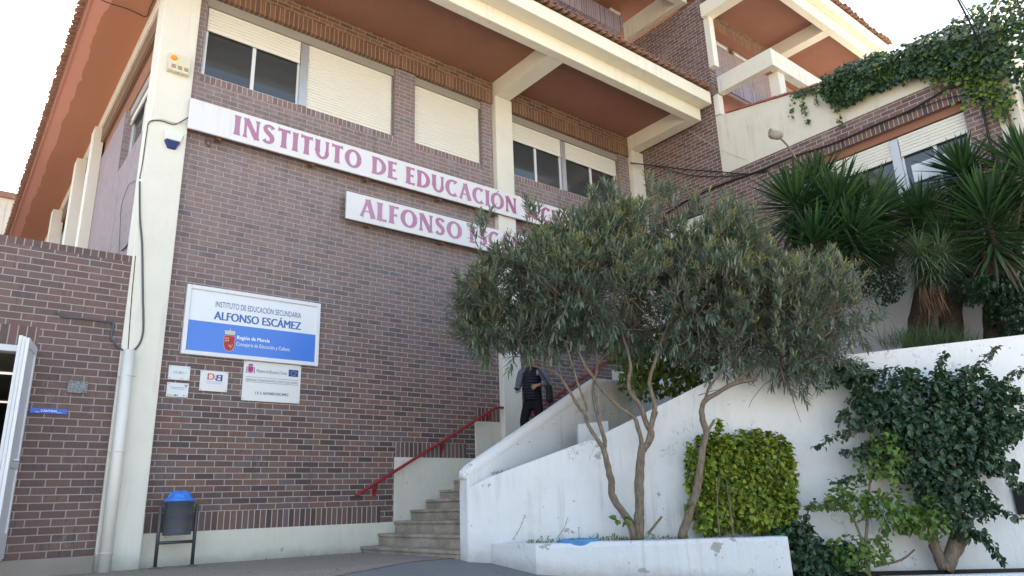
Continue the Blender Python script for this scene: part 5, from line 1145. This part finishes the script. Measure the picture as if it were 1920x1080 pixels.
yucca('broad yucca with several spiky heads in front of the wing wall, left of the other', [(1487, 372, 11.1, .42, 1.0, -.25), (1566, 378, 11.0, .40, 1.05, .0), (1630, 388, 11.2, .45, .92, .3), (1530, 340, 11.7, .3, .9, -.1), (1600, 430, 10.8, .4, .85, .25), (1525, 440, 10.8, .4, .8, -.1)],
      [([(1545, 700, 11.3), (1540, 600, 11.3), (1545, 520, 11.3)], .16, .10), ([(1545, 530, 11.3), (1500, 480, 11.2), (1489, 430, 11.1)], .08, .05), ([(1545, 530, 11.3), (1566, 480, 11.1), (1566, 420, 11.0)], .08, .05), ([(1545, 530, 11.3), (1610, 480, 11.2), (1640, 420, 11.2)], .08, .05)], 71, (1545, 690, 11.3), 185, .92, .052)
yucca('tall yucca group at the right edge with long spiky heads and thick dark trunks', [(1803, 312, 10.9, .40, .85, -.1), (1846, 375, 10.3, .95, 1.0, .05), (1777, 440, 11.0, .45, .85, -.1), (1722, 395, 11.4, .45, .9, -.2), (1925, 300, 10.0, .55, 1.0, .1), (1905, 420, 10.8, .6, .95, .1), (1935, 210, 10.6, .5, .9, 0)],
      [([(1715, 660, 10.95), (1722, 600, 10.95), (1728, 540, 11.0), (1726, 470, 11.3)], .17, .07), ([(1778, 660, 10.9), (1782, 600, 10.9), (1790, 540, 10.9), (1783, 480, 11.0)], .21, .08), ([(1790, 545, 10.9), (1800, 450, 10.9), (1803, 370, 10.9)], .12, .06), ([(1868, 650, 10.5), (1862, 580, 10.5), (1855, 520, 10.4), (1848, 470, 10.3)], .16, .08), ([(1862, 580, 10.5), (1900, 500, 10.6), (1912, 450, 10.6)], .1, .06), ([(1912, 460, 10.6), (1930, 380, 10.2)], .06, .05)], 72, (1785, 655, 10.9), 185, .90, .050)
# shaggy dracaena with drooping thin leaves
t = thing('dracaena', 'shaggy grey-green dracaena with thin drooping leaves and a brown skirt', 'dracaena', tuple(at(1742, 640, 10.3))); r = random.Random(81); lf = MB(); sk = MB()
for px, py, n_ in ((1725, 478, 190), (1765, 482, 190), (1745, 505, 150)):
    c_ = at(px, py, 10.35)
    for i in range(n_):
        f_ = i / n_; an_ = i * 2.39996; th = .15 + 1.5 * f_; d_ = Vector((math.sin(th) * math.cos(an_), math.sin(th) * math.sin(an_), math.cos(th)))
        blade(lf, c_ - Vector((0, 0, .15 * f_)), d_, r.uniform(.42, .68), .016, r.uniform(1.3, 2.6), .4, 0, 5, Vector((0, 0, 1)).cross(d_).normalized())
for i in range(150):
    p = at(1745 + r.uniform(-22, 22), 540 + r.uniform(-8, 12), 10.35 + r.uniform(-.15, .1)); blade(sk, p, (Vector((0, 0, -1)) + rnd_dir(r) * .3).normalized(), r.uniform(.25, .45), .018, .3, .3, 0, 3)
lf.build('foliage', M['drac'], t); sk.build('brown_skirt', M['rust_blade'], t); tk = MB(); stems(tk, [([(1750, 655, 10.35), (1752, 600, 10.35), (1748, 530, 10.35)], .07, .05)]); tk.build('trunk', M['dbark'], t, smooth=True)
# grass tufts
def tuft(label, px0, px1, py, d, n_, L, seed, kind=None, mat=None):
    r = random.Random(seed); g_ = MB()
    for i in range(n_):
        p = at(r.uniform(px0, px1), py + r.uniform(-4, 4), d + r.uniform(-.15, .15)); blade(g_, p, (Vector((0, 0, 1)) + rnd_dir(r) * .55).normalized(), L * r.uniform(.5, 1.1), .008, r.uniform(.4, 1.3), .3, 0, 4)
    o = g_.build('grass_tuft', mat or M['grass']); tag(o, label, 'grass', None); o['kind'] = 'stuff'; return o
tuft('long fine grass at the foot of the dracaena on the raised bed', 1655, 1830, 655, 10.1, 420, .45, 91)
tuft('short grass growing in the gap on top of the wall by the stairs', 915, 965, 893, 9.75, 110, .10, 92)

# ivy over the wing parapet
iv = thing('wall_ivy', 'thick dark ivy spilling over the white parapet and roof of the side wing', 'ivy', (12.7, -5.0, 7.8)); r = random.Random(101); lf = MB(); nw = MB()
top = [(-4.75, 8.40), (-5.0, 8.56), (-5.3, 8.58), (-5.9, 8.50), (-6.5, 8.40), (-7.0, 8.36), (-7.6, 8.50), (-8.0, 8.62), (-8.8, 8.6)]; bot = [(-4.75, 8.2), (-5.0, 7.70), (-5.3, 7.66), (-5.6, 7.72), (-6.0, 7.66), (-6.5, 7.62), (-7.0, 7.40), (-7.6, 7.0), (-8.0, 6.7), (-8.8, 6.6)]
def interp(T_, y):
    for (a, va), (b, vb) in zip(T_, T_[1:]):
        if b <= y <= a: return va + (vb - va) * (a - y) / (a - b)
    return T_[-1][1]
for i in range(5600):
    y = r.uniform(-8.7, -4.78); zt_, zb_ = interp(top, y), interp(bot, y); z = zb_ + (zt_ - zb_) * r.random() ** .85
    if noise.noise(Vector((y * 2.2, z * 2.2, 5))) > .42: continue
    e = .10 * noise.noise(Vector((y * 3, z * 3, 1))); hh = 7.86 + (y + 7.7) * .186
    x = 12.74 - r.random() ** .6 * (.16 + e) if z < hh else 12.66 + r.uniform(0, .5) - (.1 if z < hh + .2 else 0)
    d = (Vector((-.45, r.uniform(-.6, .6), -.75)) + rnd_dir(r) * .45).normalized()
    broad(nw if r.random() < (.10 if y > -7.1 else .12) else lf, Vector((x, y, z)), d, Vector((-1, 0, .5)) + rnd_dir(r) * .4, r.uniform(.06, .115), 0, .95)
for (y0, z0, y1, z1, n_) in ((-4.8, 8.32, -4.15, 8.46, 150), (-4.32, 8.35, -4.38, 7.65, 55), (-4.12, 8.42, -4.05, 8.0, 20), (-4.95, 7.9, -4.98, 7.38, 36), (-4.6, 8.3, -4.62, 8.05, 24)):
    for i in range(n_):
        f_ = r.random(); broad(lf if r.random() < .7 else nw, Vector((12.76 - r.random() * .06, y0 + (y1 - y0) * f_ + r.uniform(-.05, .05), z0 + (z1 - z0) * f_ + r.uniform(-.07, .07))), (Vector((-.3, 0, -.8)) + rnd_dir(r) * .5).normalized(), Vector((-1, 0, .3)) + rnd_dir(r) * .3, r.uniform(.03, .07), 0, .9)
for (pts, n_) in (([(-7.0, 7.5), (-7.3, 7.2), (-7.5, 6.8), (-7.55, 6.4)], 420), ([(-6.7, 7.45), (-7.1, 7.42), (-7.4, 7.3)], 160), ([(-7.1, 6.95), (-7.4, 6.85), (-7.7, 6.7)], 160)):
    for i in range(n_):
        k_ = r.randrange(len(pts) - 1); f_ = r.random(); y = pts[k_][0] + (pts[k_+1][0] - pts[k_][0]) * f_; z = pts[k_][1] + (pts[k_+1][1] - pts[k_][1]) * f_
        broad(nw if r.random() < .6 else lf, Vector((12.74 - r.random() * .1, y + r.gauss(0, .09), z + r.gauss(0, .09))), (Vector((-.4, 0, -.7)) + rnd_dir(r) * .6).normalized(), Vector((-1, 0, .3)) + rnd_dir(r) * .4, r.uniform(.05, .085), 0, .95)
lf.build('foliage', M['ivy'], iv); nw.build('young_foliage', M['ivy_new'], iv)
st_ = MB(); st_.tube(smooth_path([(12.74, -7.62, 6.0), (12.73, -7.58, 6.8), (12.74, -7.5, 7.5), (12.72, -6.8, 7.9), (12.72, -5.6, 8.1), (12.74, -4.5, 8.4)]), .022, 7); st_.build('stems', M['bark'], iv, smooth=True)

# planter bed flowers, bowl, cover
gc = MB(); r = random.Random(111)
for i in range(900):
    t_ = r.random(); px = 985 + t_ * 190 if r.random() < .6 else 1150 + r.random() * 140
    h_ = .05 + .06 * abs(noise.noise(Vector((px * .03, 0, 0))))
    p = at(px, 1012, 9.2 + r.uniform(-.2, .18)); p.z = .11 + r.random() * h_ * 1.4
    blade(gc, p, (Vector((0, 0, .7)) + rnd_dir(r)).normalized(), r.uniform(.03, .06), .012, .4, .3, 0, 3)
o = gc.build('ground_cover', M['midleaf']); tag(o, 'low leafy ground cover along the planter', 'ground cover'); o['kind'] = 'stuff'
def flower(px, py, col_, label, R_=.02):
    p = at(px, py, 9.08); t = thing('flower', label, 'flower', (p.x, p.y, .12), 'flowers in the planter'); m_ = MB()
    m_.tube([(p.x + .01, p.y, .12), (p.x, p.y, (p.z + .12) / 2), tuple(p)], .003, 4); m_.build('stalk', M['midleaf'], t)
    m_ = MB()
    for i in range(9):
        a = 2 * PI * i / 9; d = Vector((math.cos(a), math.sin(a), .35)).normalized(); blade(m_, p, d, R_ * 1.5, .014, .4, .2, 0, 3, Vector((0, 0, 1)).cross(d).normalized())
    m_.build('petals', col_, t)
mag = simple('magenta_petal', (.42,.05,.30), .6, .3); whp = simple('white_petal', (.75,.75,.72), .6, .3); mar = simple('maroon_petal', (.08,.02,.05), .6, .3)
flower(1028, 1006, mag, 'magenta flower left of the blue bowl', .03); flower(1141, 1006, whp, 'white flower right of the blue bowl', .035); flower(1085, 990, mar, 'tall dark maroon flower above the blue bowl', .02); flower(1016, 1011, mag, 'smaller purple flower leftmost in the planter', .02)
t = thing('blue_bowl', 'shallow bright blue basin half sunk in the planter', 'bowl', (6.32, -3.84, .1)); m_ = MB()
m_.lathe((6.30, -3.86, .09), [(.16, 0), (.235, .03), (.255, .10), (.262, .105), (.255, .11), (.23, .05), (.15, .02), (0, .02)], 36); m_.build('basin', simple('blue_plastic', (.10,.36,.72), .4, .5, var=.15), t, smooth=True)
for (pts, L_, seed_, lab) in (([(962, 1012, 9.25), (975, 990, 9.25), (985, 965, 9.28)], .035, 1, 'thin weed climbing the wall base at the left end of the planter'), ([(1045, 1008, 9.2), (1058, 990, 9.2), (1064, 972, 9.22)], .03, 2, 'spindly weed beside the blue bowl against the white wall')):
    r = random.Random(seed_); m_ = MB(); P = smooth_path([at(*p) for p in pts], 5); t = thing('weed', lab, 'weed', tuple(P[0]))
    m_.tube(P, .003, 4); m_.build('stalk', M['midleaf'], t); m_ = MB()
    for p in P[1::2]:
        for q_ in range(3): blade(m_, p, rnd_dir(r), L_ * r.uniform(.7, 1.4), .01, .5, .3, 0, 3)
    m_.build('foliage', M['midleaf'], t)
shrub('seedling', 'young plant with large bright leaves at the foot of the double trunk', 'plant', [(1165, 975, 9, 5, 9.05, .05)], 9, .10, M['midleaf'], 7, (1180, 1010, 9.08), [([(1182, 1012, 9.08), (1178, 985, 9.06), (1168, 972, 9.05)], .007, .004)])
m_ = MB(); a = at(1921, 915, 9.35); m_.box((a.x - .07, a.y - .02, .30), (a.x + .4, a.y + .12, .62)); tag(m_.build('dark_box', simple('dark_metal', (.03,.028,.03), .4, .4), None, bevel=.01), 'dark metal box at the far right edge of the retaining wall', 'box')

# ================= person on the stairs =================
PD = Vector((-.75, -.66, 0)).normalized(); PR = PD.cross(Vector((0, 0, 1))).normalized(); PO = Vector((8.17, -.92, 1.47))
def pl_(f, r_, z): return PO + PD * f + PR * r_ + Vector((0, 0, z))
def skin(name, V, E_, mat, parent, sub_=2):
    keys = list(V); me = bpy.data.meshes.new(name); me.from_pydata([tuple(pl_(*V[k_][0])) for k_ in keys], [(keys.index(a), keys.index(b)) for a, b in E_], [])
    me.materials.append(mat); o = bpy.data.objects.new(name, me); COL.objects.link(o)
    md = o.modifiers.new('skin', 'SKIN'); md.use_smooth_shade = True; md.branch_smoothing = .4
    for i, k_ in enumerate(keys):
        rr = V[k_][1]; me.skin_vertices[0].data[i].radius = rr if isinstance(rr, tuple) else (rr, rr); me.skin_vertices[0].data[i].use_root = (i == 0)
    s_ = o.modifiers.new('sub', 'SUBSURF'); s_.levels = sub_; s_.render_levels = sub_
    o.parent = parent; o.matrix_parent_inverse = Matrix.Translation(Vector(parent['org'])).inverted(); return o
def chain(*k_): return list(zip(k_, k_[1:]))
pn = thing('person', 'person in a dark quilted vest and black trousers walking down, looking towards a phone', 'person', tuple(PO))
skn = simple('skin', (.42,.24,.17), .5, .4, var=.08); hairm = simple('dark_hair', (.02,.015,.012), .6, .3, var=.3, sc=60, bump=.5)
trou = simple('black_trousers', (.012,.012,.015), .85, .2, var=.3); shoe = simple('black_shoe', (.01,.01,.01), .5, .4)
kv = N('quilted_navy_vest'); sz = kv.n('ShaderNodeSeparateXYZ'); kv.t.links.new(kv.coord(), sz.inputs[0]); kv.col((.012,.014,.028), .5, .4); kv.bump(kv.math('ABSOLUTE', kv.math('SINE', kv.math('MULTIPLY', sz.outputs[2], 62))), 1, .02)
ks = N('grey_patterned_shirt'); ks.col(ks.ramp(ks.noise(130, 2, .6, ks.coord()), [(.42, (.05,.06,.085)), (.55, (.20,.22,.27))]), .85, .2)
body = {'pelvis': ((0,0,.95), (.09,.06)), 'spine': ((.01,0,1.12), (.09,.07)), 'chest': ((.02,0,1.32), (.12,.08)), 'neck0': ((.02,0,1.46), .055), 'neck1': ((.035,0,1.53), .052), 'head0': ((.055,0,1.60), (.068,.078)), 'head1': ((.05,0,1.67), (.074,.088)), 'head2': ((.04,0,1.73), (.05,.06)),
    'rs': ((.02,.17,1.41), .052), 're': ((.02,.25,1.14), .040), 'rw': ((.17,.235,1.045), .026), 'rp': ((.235,.23,1.03), (.036,.018)),
    'ls': ((.02,-.17,1.41), .052), 'le': ((.0,-.28,1.17), .040), 'lw': ((.16,-.15,1.13), .026), 'lp': ((.20,-.09,1.10), (.036,.02)),
    'rh': ((0,.09,.88), .06), 'rk': ((.165,.15,.50), .045), 'ra': ((.02,.13,.09), .038), 'rf': ((.13,.14,.03), .032),
    'lh': ((0,-.09,.88), .06), 'lk': ((.05,-.11,.50), .045), 'la': ((-.10,-.12,.13), .038), 'lf': ((.02,-.13,.07), .032)}
edges = chain('pelvis','spine','chest','neck0','neck1','head0','head1','head2') + chain('chest','rs','re','rw','rp') + chain('chest','ls','le','lw','lp') + chain('pelvis','rh','rk','ra','rf') + chain('pelvis','lh','lk','la','lf')
def fingers(pref, base, fw, sd, dn):
    for i in range(4):
        o_ = (i - 1.5) * .019; L = (.030, .034, .032, .025)[i]
        p0 = base + sd * o_ + fw * .022; p1 = p0 + fw * L; p2 = p1 + (fw * .45 + dn * .8) * L * .8; p3 = p2 + (dn * .9 - fw * .35) * L * .6
        for j, (p, r_) in enumerate(((p0, .0095), (p1, .009), (p2, .0085), (p3, .0075))): body[f'{pref}{i}{j}'] = (tuple(p), r_)
        edges.extend(chain(pref + 'p', f'{pref}{i}0', f'{pref}{i}1', f'{pref}{i}2', f'{pref}{i}3'))
    th = base - sd * .030; body[pref+'t0'] = (tuple(th), .011); body[pref+'t1'] = (tuple(th - sd * .018 + fw * .028), .010); body[pref+'t2'] = (tuple(th - sd * .01 + fw * .05 + dn * .006), .0085)
    edges.extend(chain(pref + 'p', pref+'t0', pref+'t1', pref+'t2'))
fingers('r', Vector((.25,.228,1.027)), Vector((.93,-.1,-.2)).normalized(), Vector((.1,.9,-.3)).normalized(), Vector((0,-.5,-.85)).normalized())
fingers('l', Vector((.205,-.08,1.095)), Vector((.4,.8,-.45)).normalized(), Vector((.1,-.45,-.88)).normalized(), Vector((-.85,.1,-.3)).normalized())
skin('body', body, edges, skn, pn)
skin('trousers', {'t': ((.01,0,1.06), (.165,.125)), 'p': ((0,0,.96), (.185,.14)), 'c': ((0,0,.88), (.175,.14)), 'rh': ((.01,.095,.78), .105), 'rk': ((.17,.15,.50), .078), 'ra': ((.02,.13,.10), .062), 'lh': ((0,-.095,.78), .105), 'lk': ((.05,-.11,.50), .075), 'la': ((-.10,-.12,.14), .062)},
     chain('t','p','c') + chain('c','rh','rk','ra') + chain('c','lh','lk','la'), trou, pn)
skin('vest', {'z': ((.01,0,.86), (.18,.14)), 'a': ((.01,0,.93), (.20,.155)), 'b': ((.015,0,1.08), (.19,.145)), 'c': ((.02,0,1.28), (.205,.145)), 'd': ((.02,0,1.41), (.165,.10)), 'e': ((.025,0,1.50), (.07,.07))}, chain('z','a','b','c','d','e'), kv.m, pn)
skin('sleeve', {'q': ((.02,.11,1.43), .07), 's': ((.02,.175,1.395), .085), 'e': ((.02,.25,1.14), .064), 'w': ((.14,.237,1.06), .042)}, chain('q','s','e','w'), ks.m, pn)
skin('sleeve', {'q': ((.02,-.11,1.43), .07), 's': ((.02,-.175,1.395), .085), 'e': ((.0,-.28,1.17), .064), 'w': ((.13,-.175,1.14), .042)}, chain('q','s','e','w'), ks.m, pn)
skin('shoe', {'h': ((-.01,.13,.03), .042), 'm': ((.08,.135,.025), .044), 't': ((.19,.145,.015), .034)}, chain('h','m','t'), shoe, pn)
skin('shoe', {'h': ((-.13,-.12,.06), .042), 'm': ((-.04,-.125,.055), .044), 't': ((.08,-.135,.045), .034)}, chain('h','m','t'), shoe, pn)
skin('hair', {'a': ((.005,0,1.63), (.075,.075)), 'b': ((.015,0,1.72), (.082,.088)), 'c': ((.045,0,1.775), (.05,.055))}, chain('a','b','c'), hairm, pn)
for nm, f, r_, z, R_, mt in (('eye', .128, .03, 1.655, .010, 'w'), ('eye', .128, -.03, 1.655, .010, 'w'), ('nose', .142, 0, 1.625, .014, 's'), ('mouth', .128, 0, 1.585, .016, 'm'), ('ear', .045, .082, 1.645, .022, 's'), ('ear', .045, -.082, 1.645, .022, 's')):
    m_ = MB(); c_ = pl_(f, r_, z); m_.lathe(tuple(c_), [(R_ * math.sin(a) * (1.1 if nm == 'mouth' else .8), -R_ * math.cos(a) * (.35 if nm == 'mouth' else 1)) for a in [PI * i / 8 for i in range(9)]], 12)
    m_.build(nm, {'w': simple('eye_dark', (.05,.035,.03), .2), 's': skn, 'm': simple('lips', (.35,.14,.11), .5)}[mt], pn, smooth=True)
m_ = MB(); c_ = pl_(.145, -.162, 1.137); ax_ = (pl_(.16, -.15, 1.13) - pl_(.0, -.28, 1.17)).normalized(); m_.tube([c_ - ax_ * .012, c_ + ax_ * .012], .034, 14); m_.build('wristwatch', simple('watch_blue', (.02,.03,.12), .3, .5), pn)
t = thing('phone', 'dark mobile phone in the right hand of the walking person', 'phone', tuple(pl_(.30, .225, 1.04))); a = pl_(.285, .222, 1.045); u_ = (PD * .9 + PR * .25 + Vector((0, 0, .35))).normalized(); v_ = PR; w_ = u_.cross(v_).normalized(); m_ = MB()
P = [a + u_ * i_ * .072 + v_ * j_ * .035 + w_ * k_ * .0045 for k_ in (-1, 1) for i_, j_ in ((-1, -1), (1, -1), (1, 1), (-1, 1))]; m_.hull8([tuple(p) for p in P]); m_.build('case', simple('phone_black', (.012,.014,.02), .2, .5), t, bevel=.003)
P = [a + u_ * i_ * .066 + v_ * j_ * .031 + w_ * .0052 for i_, j_ in ((-1, -1), (1, -1), (1, 1), (-1, 1))]; m_ = MB(); m_.face([tuple(p) for p in P]); m_.build('screen', simple('phone_screen', (.03,.05,.09), .1, .6), t)
t = thing('shoulder_bag', 'black shoulder bag hanging behind the left elbow of the walking person', 'bag', tuple(pl_(-.08, -.30, 1.0))); m_ = MB()
P = [pl_(f, r_, z) for z in (.84, 1.14) for f, r_ in ((-.20, -.24), (.06, -.24), (.06, -.34), (-.20, -.34))]; m_.hull8([tuple(p) for p in P]); m_.build('body', simple('bag_black', (.012,.012,.014), .6, .3, bump=.3), t, bevel=.03)
m_ = MB(); m_.tube(smooth_path([pl_(-.18, -.28, 1.13), pl_(-.14, -.25, 1.32), pl_(-.05, -.15, 1.50), pl_(.10, -.1, 1.47), pl_(.12, -.24, 1.25), pl_(.04, -.30, 1.13)]), .010, 6); m_.build('strap', simple('strap_black', (.02,.02,.02), .7), t)
